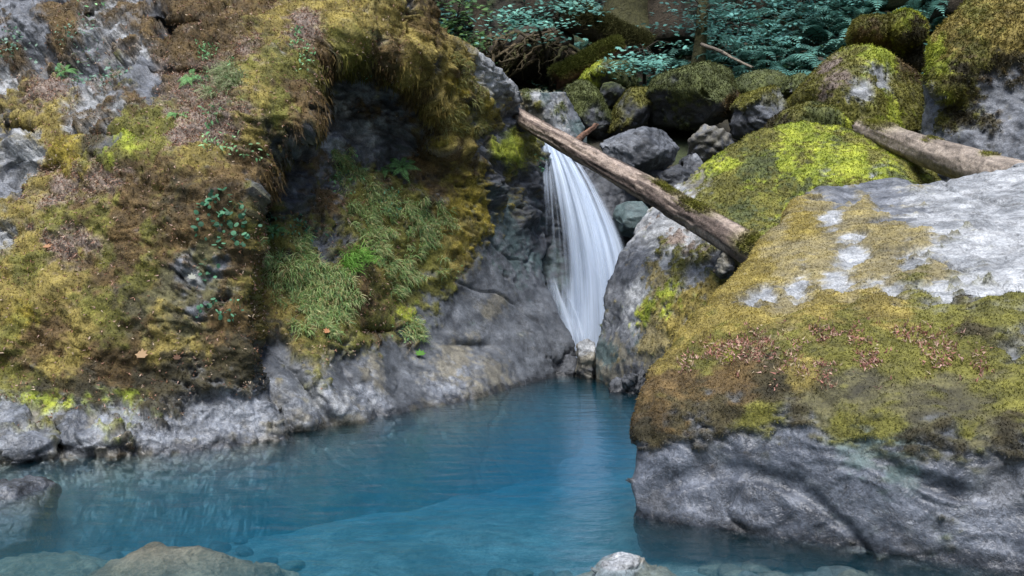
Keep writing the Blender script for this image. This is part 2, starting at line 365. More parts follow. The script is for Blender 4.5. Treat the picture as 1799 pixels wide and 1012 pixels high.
def finish_rock(name, V, F, N, A, label, *a_, dry=False, **k_):
    return _finish_rock(name, V, F, N, A, label, *a_, dry=dry, **k_)
def _finish_rock(name, V, F, N, A, label, cat='boulder', group=None, tufts=0, tlen=.035, droop=.2, twidth=.011, kind=None, seed=0, mossname='moss', mat=None, dry=False):
    wet = sstep(.085, .03, V[:, 2] + (fbm(V, 5, 3, 991) - .5) * .12) * (V[:, 1] < 12.5) * (not dry); A['col'] = A['col'] * (1 - .55 * wet[:, None]); A['rough'] = A['rough'] * (1 - wet) + .18 * wet
    base = np.array((V[:, 0].mean(), V[:, 1].mean(), V[:, 2].min()))
    me = new_mesh(name, V - base, F, {'Col': np.clip(A['col'], 0, 1), 'rough': A['rough'], 'smoothness': 1 - np.clip(A['rel'], 0, 1)})
    o = link(name, me, mat or M_ROCK, None, base); tag(o, label, cat, group, kind)
    if tufts:
        w = sstep(.35, .8, A['moss']) * view_weight(V, N)
        if w.sum() > 10:
            P, vi = sample_surface(V, F, w, tufts)
            mm = tuft_mesh(mossname, P - N[vi] * .006 - base, N[vi], A['col'][vi], tlen, twidth, seed=seed + 5, droop=droop)
            tag(link(mossname, mm, M_MOSS, o), kind='stuff')
    return o
def cracks(V, scale, seed, w=.045, stretch=(1, 1, 1)):
    q = warp(V, scale * 1.5, .35 / scale, seed) @ np.array([[.9, .1, -.45], [-.1, 1, .2], [.5, -.1, .9]]).T * np.array(stretch); return sstep(1 - w, 1 - w * .2, 1 - np.abs(2 * vnoise(q * scale, seed + 9) - 1)) * sstep(.35, .6, fbm(V, scale * .7, 2, seed + 4))
def relief(V, F, A, amp=.06, scale=1.6, seed=0, facet=.0, strata=None):
    """rock and moss relief along the normals"""
    N = vnormals(V, F)
    rk = (ridged(V, scale, 4, seed) - .55) * 1.5 + (fbm(V, scale * 4, 4, seed + 50) - .5) * .8
    d = amp * rk * A['rel'] * (1 - .4 * A['moss'])
    d -= (.045 * cracks(V, scale * .6, seed + 140, .05, (.6, 1, 1.6)) + .022 * cracks(V, scale * 1.8, seed + 141, .07)) * (1 - A['moss'])
    if facet:
        Q = warp(V, scale * .8, .3, seed + 60) @ np.array([[.9, .2, -.5], [-.1, 1, .2], [.4, -.2, 1.5]]).T
        d += facet * 5 * (terrace(fbm(Q, scale * .8, 3, seed + 3), 9) - .5) * (1 - .8 * A['moss']) + facet * .8 * (terrace(fbm(Q * np.array([.5, .5, 2]), scale * 3, 2, seed + 5), 6) - .5) * (1 - A['moss'])
    if strata is not None:
        ax, k, a = strata; ph = V @ np.array(ax) * k + 2.5 * fbm(V, 1.2, 3, seed + 8); d += a * (np.abs((ph % 1) - .5) * 2 - .5) * (1 - A['moss'])
    f1, f2, cid = worley(V, 9.0, seed + 21)
    k1, k2, _ = worley(V, 4.5, seed + 98); d += A['moss'] * (.026 * (1 - np.minimum(f1, 1)**2) + .045 * (1 - np.minimum(k1, 1)**2) * sstep(.4, .6, fbm(V, 1.5, 3, seed + 99)) + .04 * (fbm(V, 5, 3, seed + 77) - .4)) + .02 * sstep(.4, .6, A['moss'])
    V2 = V + N * d[:, None]
    return V2, vnormals(V2, F)

# ================================================================== THE SETTING
# ------------------------------------------------------------------ ground: pool bed, bank and hillside as one sheet
def ground_z(x, y):
    p = np.stack([x, y, np.zeros_like(x)], -1).reshape(-1, 3)
    bed = -.28 - .22 * sstep(3.7, 5.6, y) * sstep(1.6, .2, x) - .36 * sstep(5.5, 9.5, y)
    bed = bed + .05 * sstep(.6, 1.6, x) * sstep(5.2, 4.2, y)
    rise = 3.55 * sstep(13.0, 14.2, y) + .5 * np.clip(y - 14, 0, 4) + .95 * np.clip(y - 18, 0, 60)
    side = 1.5 * sstep(7.0, 10.0, np.abs(x)) + .8 * np.clip(np.abs(x) - 9, 0, 60)
    back = 1.1 * sstep(-2.0, -6.0, y) + .85 * np.clip(-7 - y, 0, 60)  # unseen slope behind the camera, added and steepened to block low skylight
    n = (fbm(p, .35, 4, 5).reshape(x.shape) - .5) * (.25 + .9 * sstep(14, 22, y)) + (fbm(p, 2.2, 3, 6).reshape(x.shape) - .5) * .12
    z = bed + rise + np.maximum(side, back)
    return z + n
gx = np.concatenate([np.linspace(-90, -8, 40, endpoint=False), np.linspace(-8, 9, 140, endpoint=False), np.linspace(9, 90, 40)])
gy = np.concatenate([np.linspace(-60, 0, 30, endpoint=False), np.linspace(0, 9, 80, endpoint=False), np.linspace(9, 30, 110, endpoint=False), np.linspace(30, 90, 25)])
GX, GY = np.meshgrid(gx, gy); GZ = ground_z(GX, GY)
Vg = np.stack([GX, GY, GZ], -1).reshape(-1, 3)
nx, ny = len(gx), len(gy); _i = (np.arange(ny - 1)[:, None] * nx + np.arange(nx - 1)[None]); Fg = np.stack([_i, _i + 1, _i + nx + 1, _i + nx], -1).reshape(-1, 4)
_c = fbm(Vg, 1.3, 4, 40)[:, None]; _c2 = fbm(Vg, 9, 3, 41)[:, None]
_land = (GY.reshape(-1, 1) > 13.2) | (GY.reshape(-1, 1) < -5) | (np.abs(GX.reshape(-1, 1)) > 9)
gcol = np.where(_land, np.array([[.030, .026, .016]]) * (.6 + .8 * _c) , np.array([[.20, .19, .165]]) * (.35 + 1.1 * _c) * (.7 + .6 * _c2))
gcol = np.where(_land & (_c > .52), np.array([[.035, .045, .018]]), gcol)
ground = link('ground', new_mesh('ground', Vg, Fg, {'Col': gcol, 'rough': np.full(len(Vg), .9)}), M_ROCK)
tag(ground, 'stony pool bed rising to a dark forest hillside behind the boulders', 'ground', kind='structure')

# ------------------------------------------------------------------ water
def water_body():
    xs = np.linspace(-10, 9, 2); ys = np.linspace(-5, 13.1, 2)
    V = np.array([(x, y, z) for z in (-3.2, 0) for y in ys for x in xs])
    F = np.array([(0, 2, 3, 1), (4, 5, 7, 6), (0, 1, 5, 4), (2, 6, 7, 3), (0, 4, 6, 2), (1, 3, 7, 5)])
    o = link('water', new_mesh('water', V, F, smooth=False), M_WATER)
    tag(o, 'clear teal blue pool below the waterfall, smoothed by a long exposure', 'pool', kind='structure')
water_body()

# ------------------------------------------------------------------ the left cliff
FRONT = tps([(-400, 1000, 6.0), (0, 1000, 6.3), (250, 1000, 6.6), (520, 1000, 7.2),
 (-400, 812, 6.2), (0, 812, 6.62), (120, 808, 6.7), (250, 800, 6.85), (400, 786, 7.13), (510, 770, 7.49),
 (0, 760, 6.85), (250, 750, 7.0), (450, 720, 7.5), (0, 706, 7.25), (110, 722, 7.2), (250, 705, 7.3), (400, 690, 7.45), (448, 655, 7.6),
 (-400, 600, 7.0), (0, 600, 7.45), (220, 600, 7.4), (430, 600, 7.55), (0, 450, 7.9), (200, 450, 7.75), (430, 450, 7.75),
 (430, 370, 7.85), (200, 300, 8.15), (0, 300, 8.5), (320, 250, 8.2), (470, 280, 8.4), (545, 215, 8.7), (430, 180, 8.45), (545, 130, 9.1),
 (400, 90, 9.1), (200, 190, 8.75), (200, 100, 9.4), (0, 150, 9.4), (-400, 150, 8.6), (0, 0, 10.2), (300, 0, 10.0), (600, 60, 9.35), (600, 0, 9.8), (740, 0, 10.3), (700, 90, 9.75),
 (580, 105, 9.35), (650, 105, 9.65), (735, 140, 10.1), (770, 200, 10.4), (800, 120, 10.7), (830, 180, 11.2), (880, 190, 11.9), (890, 250, 12.2),
 (-400, -350, 10.5), (300, -350, 12), (740, -350, 12.5), (-400, 0, 9.3)])
REAR = tps([(525, 757, 7.85), (610, 742, 8.22), (745, 715, 9.05), (840, 700, 9.6), (980, 660, 11.4), (1010, 655, 11.7),
 (525, 1000, 7.5), (745, 1000, 8.6), (980, 1000, 10.6), (0, 800, 8.0), (0, 300, 10.0), (300, 100, 10.8),
 (455, 660, 8.05), (460, 560, 8.45), (465, 420, 9.0), (470, 340, 9.2), (520, 330, 9.4), (600, 620, 8.75), (600, 520, 9.15), (600, 420, 9.6), (610, 320, 10.1),
 (720, 620, 9.75), (720, 500, 10.2), (720, 380, 10.55), (730, 290, 10.75), (820, 600, 10.5), (820, 480, 10.95), (800, 350, 11.0), (850, 300, 11.5),
 (910, 600, 11.1), (900, 500, 11.55), (900, 400, 12.0), (890, 300, 12.2), (960, 580, 11.55), (1000, 625, 11.65), (945, 480, 12.3), (945, 380, 12.9), (940, 270, 12.9),
 (600, 180, 10.3), (680, 200, 10.6), (560, 240, 9.9), (640, 260, 10.4), (740, 220, 10.7), (600, 120, 10.15), (690, 140, 10.5), (740, 150, 10.55),
 (800, 120, 10.7), (830, 180, 11.2), (800, 250, 10.9), (880, 190, 11.9), (890, 250, 12.2), (770, 0, 11), (740, -350, 12.5)])
BLOCK = [(-900, 1300), (-900, -700), (1000, -700), (1000, 120), (860, 200), (800, 215), (785, 262), (768, 240), (752, 185), (728, 150), (690, 128), (640, 112), (590, 108), (555, 128), (549, 175),
 (555, 222), (515, 255), (476, 295), (448, 335), (438, 390), (444, 500), (441, 600), (449, 650), (458, 690), (492, 735), (514, 772), (522, 820), (530, 1300)]
SIL = [(-400, 735), (0, 748), (50, 758), (60, 775), (95, 822), (120, 862), (150, 893), (215, 906), (250, 945), (290, 950), (400, 953), (480, 953), (560, 985), (620, 1012), (655, 1012), (700, 1010), (1100, 1010)]
def make_cliff():
    rows = np.concatenate([np.arange(-400, -20, 8), np.arange(-20, 830, 2.6), np.arange(830, 1020, 6)])
    sx = np.interp(rows, [s[0] for s in SIL], [s[1] for s in SIL]); nc = 440
    r3 = np.stack([np.zeros_like(rows), rows * .02, np.zeros_like(rows)], -1)
    sx = sx + (fbm(r3, 1.4, 4, 3) - .5) * 16
    u = np.concatenate([np.linspace(0, .16, 30, endpoint=False), np.linspace(.16, 1, nc)])
    PX = -420 + u[None] * (sx[:, None] + 420); PY = np.repeat(rows[:, None], len(u), 1)
    q = np.stack([PX.ravel() / 90, PY.ravel() / 90, 0 * PX.ravel()], -1)
    wob = ((fbm(q, 1.0, 4, 11) - .5) * 42 + (fbm(q, 5.0, 3, 12) - .5) * 16).reshape(PX.shape)
    sd = poly_sdf(PX, PY, BLOCK) + wob * (.18 + .5 * sstep(380, 300, PY))
    hw = 9 + 1.6 * np.clip(PY - 778, 0, 400); m = sstep(-hw, hw, sd)
    Y = FRONT(PX, PY) * m + REAR(PX, PY) * (1 - m)
    # the shelf steps out below the moss; hollows and knobs
    for (x, y, rx, ry, d) in [(205, 252, 52, 17, .30), (420, 180, 7, 26, .16), (655, 582, 30, 11, .25), (885, 268, 34, 30, -.35), (470, 300, 30, 40, .1), (60, 300, 50, 16, .12), (40, 232, 55, 14, .22),
                              (820, 612, 45, 12, .14), (700, 60, 22, 40, .18), (300, 45, 60, 10, .2), (110, 30, 60, 9, .2), (330, 130, 90, 8, .12), (470, 370, 14, 30, .2), (735, 270, 22, 30, .15), (105, 770, 8, 30, .10), (120, 790, 16, 14, .07), (40, 775, 60, 30, -.12), (180, 770, 45, 25, -.1)]:
        Y = Y + d * np.exp(-(((PX - x) / rx)**2 + ((PY - y) / ry)**2)**1.5)
    # slanting flutes at the foot of the slope
    t = (PX - 560) * .80 + (PY - 690) * -.60
    fl = np.exp(-(((PX - 590) / 105)**4 + ((PY - 700) / 60)**4)); Y = Y - fl * .22 * np.abs(np.sin(t / 26 + 1.4 * (fbm(q, 1.2, 3, 15).reshape(PX.shape))))
    V = np.stack([(PX - CX) / F_PX * Y, Y, CAM_H + (HZ - PY) / F_PX * Y], -1)
    low = np.maximum(-.18 - V[..., 2], 0); V[..., 1] -= (1.3 + 3.0 * (fbm(V.reshape(-1, 3), .8, 3, 19).reshape(low.shape) - .5)) * low; V[..., 2] += .2 * low + .25 * low * (fbm(V.reshape(-1, 3), 2.2, 3, 18).reshape(low.shape) - .5)      # the foot slopes out under water
    # the rim turns away from the camera behind the skyline
    k = np.linspace(0, 1, 34)[1:]
    e = V[:, -1:, :]; dy = (3.4 * k**1.4 + .15 * k)[None]; ray = e / e[..., 1:2]
    dirv = np.stack([ray[..., 0] * dy - (.04 * k + .3 * k * k)[None], dy + 0 * e[..., 1], (e[..., 2] - CAM_H) / e[..., 1] * dy - (.5 * k**1.6)[None]], -1)
    V = np.concatenate([V, e + dirv], 1)
    ext = lambda A: np.concatenate([A, np.repeat(A[:, -1:], len(k), 1)], 1)
    PX, PY = ext(PX), ext(PY)
    nr, nk = V.shape[:2]; V = V.reshape(-1, 3)
    i = np.arange(nr - 1)[:, None] * nk + np.arange(nk - 1)[None]; F = np.stack([i, i + nk, i + nk + 1, i + 1], -1).reshape(-1, 4)
    lab = [(50, 30, 'mg'), (180, 60, 'lg', 30), (30, 110, 'br'), (120, 60, 'br'), (60, 90, 'mg'), (160, 110, 'mg'), (110, 160, 'li'), (20, 130, 'lg', 25), (165, 190, 'lg', 40), (300, 60, 'dg', 30), (260, 90, 'lg', 25), (240, 140, 'mg'), (330, 20, 'br'), (400, 60, 'br'), (450, 20, 'br'), (260, 60, 'br', 30), (310, 100, 'br'), (200, 45, 'br', 30), (340, 140, 'li', 30), (380, 130, 'li', 30), (400, 170, 'li', 30), (440, 110, 'li', 25), (450, 170, 'oc'), (480, 130, 'ol'), (510, 170, 'br'), (430, 90, 'br', 30), (530, 60, 'li', 30), (490, 50, 'oc'), (600, 40, 'oc'), (620, 90, 'ol'), (580, 20, 'oc'), (680, 40, 'oc'), (700, 18, 'dg', 16), (690, 90, 'br', 30), (720, 120, 'oc'), (745, 60, 'br'), (550, 110, 'br'), (515, 80, 'li', 20), (600, 65, 'li', 15), (560, 150, 'li', 16), (480, 110, 'lg', 10),
     (30, 210, 'oc'), (100, 230, 'oc'), (170, 215, 'br'), (240, 220, 'ol'), (275, 225, 'ol'), (20, 245, 'dg', 25), (45, 285, 'lg', 32), (80, 270, 'lg', 20), (10, 330, 'mg'), (80, 320, 'oc'), (120, 280, 'ye', 30), (200, 252, 'dg', 22), (170, 270, 'dk', 15), (250, 265, 'gr', 25), (330, 250, 'li'), (380, 230, 'li'), (430, 250, 'oc'), (480, 210, 'ol'), (520, 210, 'br'), (350, 290, 'oc'), (420, 300, 'br'), (400, 330, 'br'), (440, 320, 'br'), (240, 185, 'br', 25), (250, 170, 'mg', 22), (215, 200, 'lg', 14),
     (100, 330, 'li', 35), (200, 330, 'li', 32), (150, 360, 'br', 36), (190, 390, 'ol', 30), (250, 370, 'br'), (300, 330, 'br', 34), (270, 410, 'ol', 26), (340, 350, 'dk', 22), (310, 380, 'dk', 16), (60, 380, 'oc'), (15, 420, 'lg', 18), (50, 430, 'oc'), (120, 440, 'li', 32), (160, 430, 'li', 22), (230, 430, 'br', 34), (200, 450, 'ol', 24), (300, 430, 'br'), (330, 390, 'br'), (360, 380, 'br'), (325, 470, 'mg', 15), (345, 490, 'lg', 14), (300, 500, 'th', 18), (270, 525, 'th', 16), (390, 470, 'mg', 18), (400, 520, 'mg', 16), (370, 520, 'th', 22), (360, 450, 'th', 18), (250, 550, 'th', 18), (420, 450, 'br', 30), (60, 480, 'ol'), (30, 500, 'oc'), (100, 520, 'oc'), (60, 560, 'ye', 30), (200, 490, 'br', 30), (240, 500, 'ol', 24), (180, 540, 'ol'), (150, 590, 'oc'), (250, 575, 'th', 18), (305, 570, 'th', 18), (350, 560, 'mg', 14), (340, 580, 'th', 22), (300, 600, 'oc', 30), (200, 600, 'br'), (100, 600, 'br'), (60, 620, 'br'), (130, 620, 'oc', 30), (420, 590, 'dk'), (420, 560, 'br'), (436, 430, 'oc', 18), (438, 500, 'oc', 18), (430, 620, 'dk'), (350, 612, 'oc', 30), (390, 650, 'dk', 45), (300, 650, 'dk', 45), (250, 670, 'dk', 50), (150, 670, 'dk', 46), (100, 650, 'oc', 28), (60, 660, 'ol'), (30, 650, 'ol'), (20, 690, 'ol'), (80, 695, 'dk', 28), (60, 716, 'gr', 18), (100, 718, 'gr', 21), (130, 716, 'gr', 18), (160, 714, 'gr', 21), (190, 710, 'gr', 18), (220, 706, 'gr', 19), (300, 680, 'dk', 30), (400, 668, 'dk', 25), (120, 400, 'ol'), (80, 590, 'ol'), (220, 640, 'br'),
     (20, 745, 'bl'), (60, 785, 'bl'), (10, 712, 'lg', 20), (150, 765, 'bl'), (250, 745, 'bl'), (350, 730, 'bl'), (450, 730, 'bl'), (400, 708, 'bl'), (300, 770, 'bl'), (470, 705, 'bl'), (160, 742, 'ta', 14), (60, 735, 'ta', 12), (200, 900, 'ta', 90), (0, 900, 'ta', 90), (400, 900, 'ta', 90), (560, 880, 'ta', 90),
     (620, 145, 'mg'), (590, 185, 'lg', 24), (700, 200, 'mg'), (600, 230, 'mg'), (640, 190, 'mg', 30), (650, 255, 'lg', 22), (665, 240, 'mg', 30), (700, 165, 'lg', 14), (730, 200, 'wd', 24), (690, 175, 'mg', 18), (555, 255, 'lg', 18), (630, 235, 'mg', 22), (530, 250, 'dg'), (700, 260, 'dg'), (750, 230, 'br'), (740, 280, 'br'), (500, 300, 'mg', 28), (470, 350, 'dg'), (510, 340, 'dg'), (550, 300, 'br', 32), (560, 350, 'br', 30), (480, 390, 'dg'), (590, 330, 'mg', 30), (620, 270, 'mg', 25), (680, 230, 'mg', 18), (600, 150, 'dg'), (540, 205, 'dg', 20),  # paler rock classes under the overhang stand in for light in the recess
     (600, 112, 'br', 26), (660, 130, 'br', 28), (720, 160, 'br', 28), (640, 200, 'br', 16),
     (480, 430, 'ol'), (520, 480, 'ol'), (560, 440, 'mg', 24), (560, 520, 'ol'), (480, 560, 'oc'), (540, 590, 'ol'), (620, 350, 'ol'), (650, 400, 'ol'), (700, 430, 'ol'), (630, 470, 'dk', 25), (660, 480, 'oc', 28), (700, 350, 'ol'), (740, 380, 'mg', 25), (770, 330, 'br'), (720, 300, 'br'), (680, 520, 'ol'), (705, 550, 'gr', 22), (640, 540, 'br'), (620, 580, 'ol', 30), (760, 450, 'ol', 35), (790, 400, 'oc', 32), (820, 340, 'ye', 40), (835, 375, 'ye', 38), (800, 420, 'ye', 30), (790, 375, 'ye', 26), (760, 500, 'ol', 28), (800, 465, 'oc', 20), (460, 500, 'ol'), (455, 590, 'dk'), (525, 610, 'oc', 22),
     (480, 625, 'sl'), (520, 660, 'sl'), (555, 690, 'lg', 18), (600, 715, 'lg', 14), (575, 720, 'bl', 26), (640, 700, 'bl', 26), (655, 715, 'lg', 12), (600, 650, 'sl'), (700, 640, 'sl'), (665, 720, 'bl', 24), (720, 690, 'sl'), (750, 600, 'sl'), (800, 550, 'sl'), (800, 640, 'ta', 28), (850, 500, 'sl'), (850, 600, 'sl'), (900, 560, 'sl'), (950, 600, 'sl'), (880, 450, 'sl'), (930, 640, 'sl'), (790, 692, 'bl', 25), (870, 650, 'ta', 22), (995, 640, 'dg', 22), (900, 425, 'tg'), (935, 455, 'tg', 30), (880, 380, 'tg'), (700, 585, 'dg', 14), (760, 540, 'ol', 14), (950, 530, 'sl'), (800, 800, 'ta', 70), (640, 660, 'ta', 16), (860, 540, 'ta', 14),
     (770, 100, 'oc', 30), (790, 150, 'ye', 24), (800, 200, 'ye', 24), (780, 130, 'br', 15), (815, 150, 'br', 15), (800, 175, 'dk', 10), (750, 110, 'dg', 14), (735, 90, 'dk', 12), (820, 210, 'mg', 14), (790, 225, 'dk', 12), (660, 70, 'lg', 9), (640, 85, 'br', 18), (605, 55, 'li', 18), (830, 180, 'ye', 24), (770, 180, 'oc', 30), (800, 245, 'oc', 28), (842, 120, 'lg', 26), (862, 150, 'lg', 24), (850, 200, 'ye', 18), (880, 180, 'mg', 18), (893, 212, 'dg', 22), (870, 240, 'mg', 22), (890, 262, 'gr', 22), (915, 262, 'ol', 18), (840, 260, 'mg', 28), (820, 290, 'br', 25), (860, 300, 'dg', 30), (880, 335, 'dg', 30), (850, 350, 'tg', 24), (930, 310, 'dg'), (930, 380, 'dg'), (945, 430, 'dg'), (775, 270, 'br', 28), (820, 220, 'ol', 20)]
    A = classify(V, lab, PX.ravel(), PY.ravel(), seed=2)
    px, py = PX.ravel(), PY.ravel()
    # relief: broad crags above, wrinkled wet shelf, scoured slope
    N = vnormals(V, F)
    slope = (A['rel'] < .75)
    broad = (ridged(V, .9, 4, 31) - .55) * .22
    crag = (ridged(V, 2.6, 4, 33) - .55) * .13
    fine = (fbm(V, 9, 4, 35) - .5) * .07
    Q = warp(V, 1.2, .35, 71) @ np.array([[.9, .1, -.5], [-.1, 1, .2], [.45, -.2, 1.6]]).T
    facet = ((terrace(fbm(Q, 1.3, 3, 37), 9) - .5) * .55 + (terrace(fbm(Q * np.array([.6, .6, 1.8]), 4.5, 3, 38), 7) - .5) * .12) * sstep(.55, .9, A['rel'])
    slope_m = sstep(-25, 25, poly_sdf(px, py, [(452, 610), (560, 600), (650, 560), (760, 500), (830, 430), (880, 380), (950, 420), (1100, 600), (1100, 1100), (515, 1100), (512, 770), (450, 680)]))
    block_m = sstep(-15, 30, poly_sdf(px, py, [(-500, 330), (300, 300), (437, 380), (445, 600), (440, 690), (-500, 720)])); shelf_m = sstep(690, 730, py) * sstep(520, 490, px)
    calm = 1 - .75 * slope_m - .45 * block_m - .5 * shelf_m
    facet = facet * (1 - .75 * slope_m - .3 * shelf_m)
    rockm = (1 - A['moss'])
    rel = A['rel']
    d = (broad * calm + crag * (.35 + .65 * rockm) * calm + fine * (1 - .6 * slope_m) + facet * (.35 + .65 * rockm)) * np.clip(rel, .25, 1)
    d -= (.06 * cracks(V, .9, 240, .05, (.6, 1, 1.6)) + .03 * cracks(V, 2.4, 241, .07, (.7, 1, 1.5))) * rockm * (1 - .35 * slope_m)
    shelf = sstep(690, 730, py) * sstep(560, 500, px) * sstep(90, 260, px)
    g1, g2, _ = worley(V + .06 * np.stack([fbm(V, 9, 2, 61), fbm(V, 9, 2, 62), fbm(V, 9, 2, 63)], -1), 8.0, 64)
    d = d * (1 - .6 * shelf) + shelf * (.06 * (ridged(warp(V, 3, .25, 91), 4.0, 5, 65) - .55) + .035 * (ridged(warp(V, 8, .12, 95), 11.0, 3, 66) - .55) - .018 * (1 - sstep(0, .12, g2 - g1)))
    scour = sstep(.7, .5, rel) * sstep(560, 700, px)
    ph = (px * .62 + py * .55) / 20 + 2.6 * fbm(V, 1.7, 3, 66)
    d += scour * (.030 * np.abs(np.sin(ph)) + .03 * (fbm(V, 6, 3, 67) - .5))
    drape = sstep(-20, 30, poly_sdf(px, py, [(560, 0), (740, -60), (830, 90), (900, 200), (880, 280), (760, 270), (730, 140), (560, 110)]))
    d += drape * (.16 * (ridged(V * np.array([1, 1, .35]), 3.4, 3, 72) - .5) + .07 * (ridged(V * np.array([1, 1, .5]), 9, 2, 73) - .5))
    h1, h2, _ = worley(V, 8.0, 68)
    k1, k2, _ = worley(warp(V, 3, .15, 97), 4.2, 98); d += A['moss'] * (.035 * (1 - np.minimum(h1, 1)**2) + .055 * (1 - np.minimum(k1, 1)**2) * sstep(.4, .6, fbm(V, 1.5, 3, 99)) + .05 * (fbm(V, 4, 3, 69) - .45)) + .025 * sstep(.4, .6, A['moss'])
    lip = np.exp(-(poly_sdf(px, py, BLOCK) / 16)**2) * (py < 340) * (px > 430)
    V = V + N * d[:, None]; N = vnormals(V, F)
    for k_ in ('bl',): A['rough'] = np.where(A['cls'] == k_, .30, A['rough'])
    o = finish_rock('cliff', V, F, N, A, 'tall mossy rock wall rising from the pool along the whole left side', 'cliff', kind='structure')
    # moss tufts
    base = np.array(o.location); vw = view_weight(V, N); w = sstep(.35, .8, A['moss']) * vw
    P, vi = sample_surface(V, F, w, 130000)
    mm = tuft_mesh('moss', P - N[vi] * .006 - base, N[vi], A['col'][vi] * 1.1, .019, .009, blades=3, seed=3, droop=.2); tag(link('moss', mm, M_MOSS, o), kind='stuff')
    w2 = w * lip * (px < 775)
    P, vi = sample_surface(V, F, w2, 2600); L_ = rng.uniform(.03, .11, len(P))
    mm = tuft_mesh('hanging_moss', P - base, N[vi] * .35, A['col'][vi] * .9, L_, .014, blades=4, spread=.16, droop=1.0, seed=4); tag(link('hanging_moss', mm, M_MOSS, o), kind='stuff')
    # dry litter caught in the moss
    w3 = .6 * vw * (sstep(.3, .7, A['moss'])) * np.where(A['cls'] == 'li', 1, .10) * (px < 720)
    P, vi = sample_surface(V, F, w3, 9000); pal = np.array([(.36, .24, .19), (.30, .17, .12), (.42, .33, .24), (.24, .13, .08)])
    mm = tuft_mesh('litter', P + N[vi] * .012 - base, N[vi], pal[rng.integers(0, 4, len(P))], 0.028, .012, blades=2, spread=1.2, droop=.4, seed=6); tag(link('litter', mm, M_MOSS, o), kind='stuff')
    return o, V, F, N, A, px, py
cliff, CV, CF, CN, CA, CPX, CPY = make_cliff()
def on_cliff(x, y):
    i = np.argmin((CPX - x)**2 + (CPY - y)**2); return CV[i], CN[i]

# ================================================================== BOULDERS
def under(p, z): return np.array((p[0], p[1], z))
def split_visible(V, F):
    """halve the quads the camera (or one a step aside) sees"""
    N = vnormals(V, F); px, py = proj(V); d = np.array([[0, 0, CAM_H]]) - V; d /= np.linalg.norm(d, axis=1, keepdims=True)
    vis = (px > -160) & (px < 1960) & (py > -160) & (py < 1180) & ((N * d).sum(1) > -.3) & (V[:, 2] > -.5); fv = vis[F].any(1); A, B = F[fv], F[~fv]
    e = np.sort(np.stack([A, np.roll(A, -1, 1)], -1).reshape(-1, 2), 1); ue, inv = np.unique(e[:, 0].astype(np.int64) * len(V) + e[:, 1], return_inverse=True); ue = np.stack([ue // len(V), ue % len(V)], 1)
    n0 = len(V); E = n0 + inv.reshape(-1, 4); c = n0 + len(ue) + np.arange(len(A)); V2 = np.vstack([V, V[ue].mean(1), V[A].mean(1)])
    Q = np.concatenate([np.stack([A[:, k], E[:, k], c, E[:, k - 1]], 1) for k in range(4)]); return V2, np.vstack([Q, B])
def boulder(name, label, hulls, labels, voxel, amp=.05, scale=1.6, smooth=6, facet=0., strata=None, tufts=0, tlen=.035, droop=.2, seed=0, cat='boulder', group=None, drad=40, namp=1.0, kind=None, up_moss=None, twidth=.011, stretch=(1, 1, 1), planes=0, dry=False):
    V, F = hull_mesh(hulls, voxel * 2, max(1, smooth // 3)); V, F = split_visible(V, F)
    if planes:
        r = np.random.default_rng(seed + 500); c = V.mean(0)
        for k in range(planes):
            n_ = r.normal(0, .75, 3) + np.array((-.25 * np.sign(c[0]), -.75, .45)); n_ /= np.linalg.norm(n_); h = (V - c) @ n_; d_ = h - h.max() * r.uniform(.62, .84); V = V - np.maximum(d_, 0)[:, None] * n_ * .96
    # loosen the planes before the classes are laid on
    N = vnormals(V, F); V = V + N * ((fbm(V, .9 * scale / 1.6, 3, seed + 200) - .5) * amp * 2.2)[:, None]
    A = classify(V, labels, seed=seed + 11, drad=drad, namp=namp, stretch=stretch)
    if up_moss:   # moss lies on what faces up
        k, lo, hi = up_moss; N = vnormals(V, F); m = sstep(lo, hi, N[:, 2] + (fbm(V, 3, 4, seed + 300) - .5) * .8 + (fbm(V, 14, 2, seed + 301) - .5) * .4)[:, None]
        a, b = np.array(CLS[k][0]), np.array(CLS[k][1]); mf = fbm(V, 6, 4, seed + 302)[:, None]
        A['col'] = A['col'] * (1 - m) + m * (a * mf + b * (1 - mf)); m = m[:, 0]; A['moss'] = np.maximum(A['moss'], m); A['rough'] = A['rough'] * (1 - m) + .95 * m
    V, N = relief(V, F, A, amp, scale, seed, facet, strata)
    o = finish_rock(name, V, F, N, A, label, cat, group, tufts, tlen, droop, seed=seed, kind=kind, twidth=twidth, dry=dry)
    return o, V, F, N, A
def auto_hull(poly, Y, thick, squash=.55, zmin=None, tilt=0.0):
    """closed body from an outline in the photo at distance Y, bulging towards and away from the camera"""
    c = np.mean(poly, 0); out = []
    for (x, y) in poly:
        yy = Y + tilt * (c[1] - y) / 100.0
        out.append(W(x, y, yy))
        out.append(W(c[0] + (x - c[0]) * squash, c[1] + (y - c[1]) * squash, yy - .42 * thick))
        p = W(c[0] + (x - c[0]) * .7, c[1] + (y - c[1]) * .7, yy); p[1] += .7 * thick; out.append(p)
    if zmin is not None: out += [np.array((p[0], p[1], zmin)) for p in out[:]]
    return out

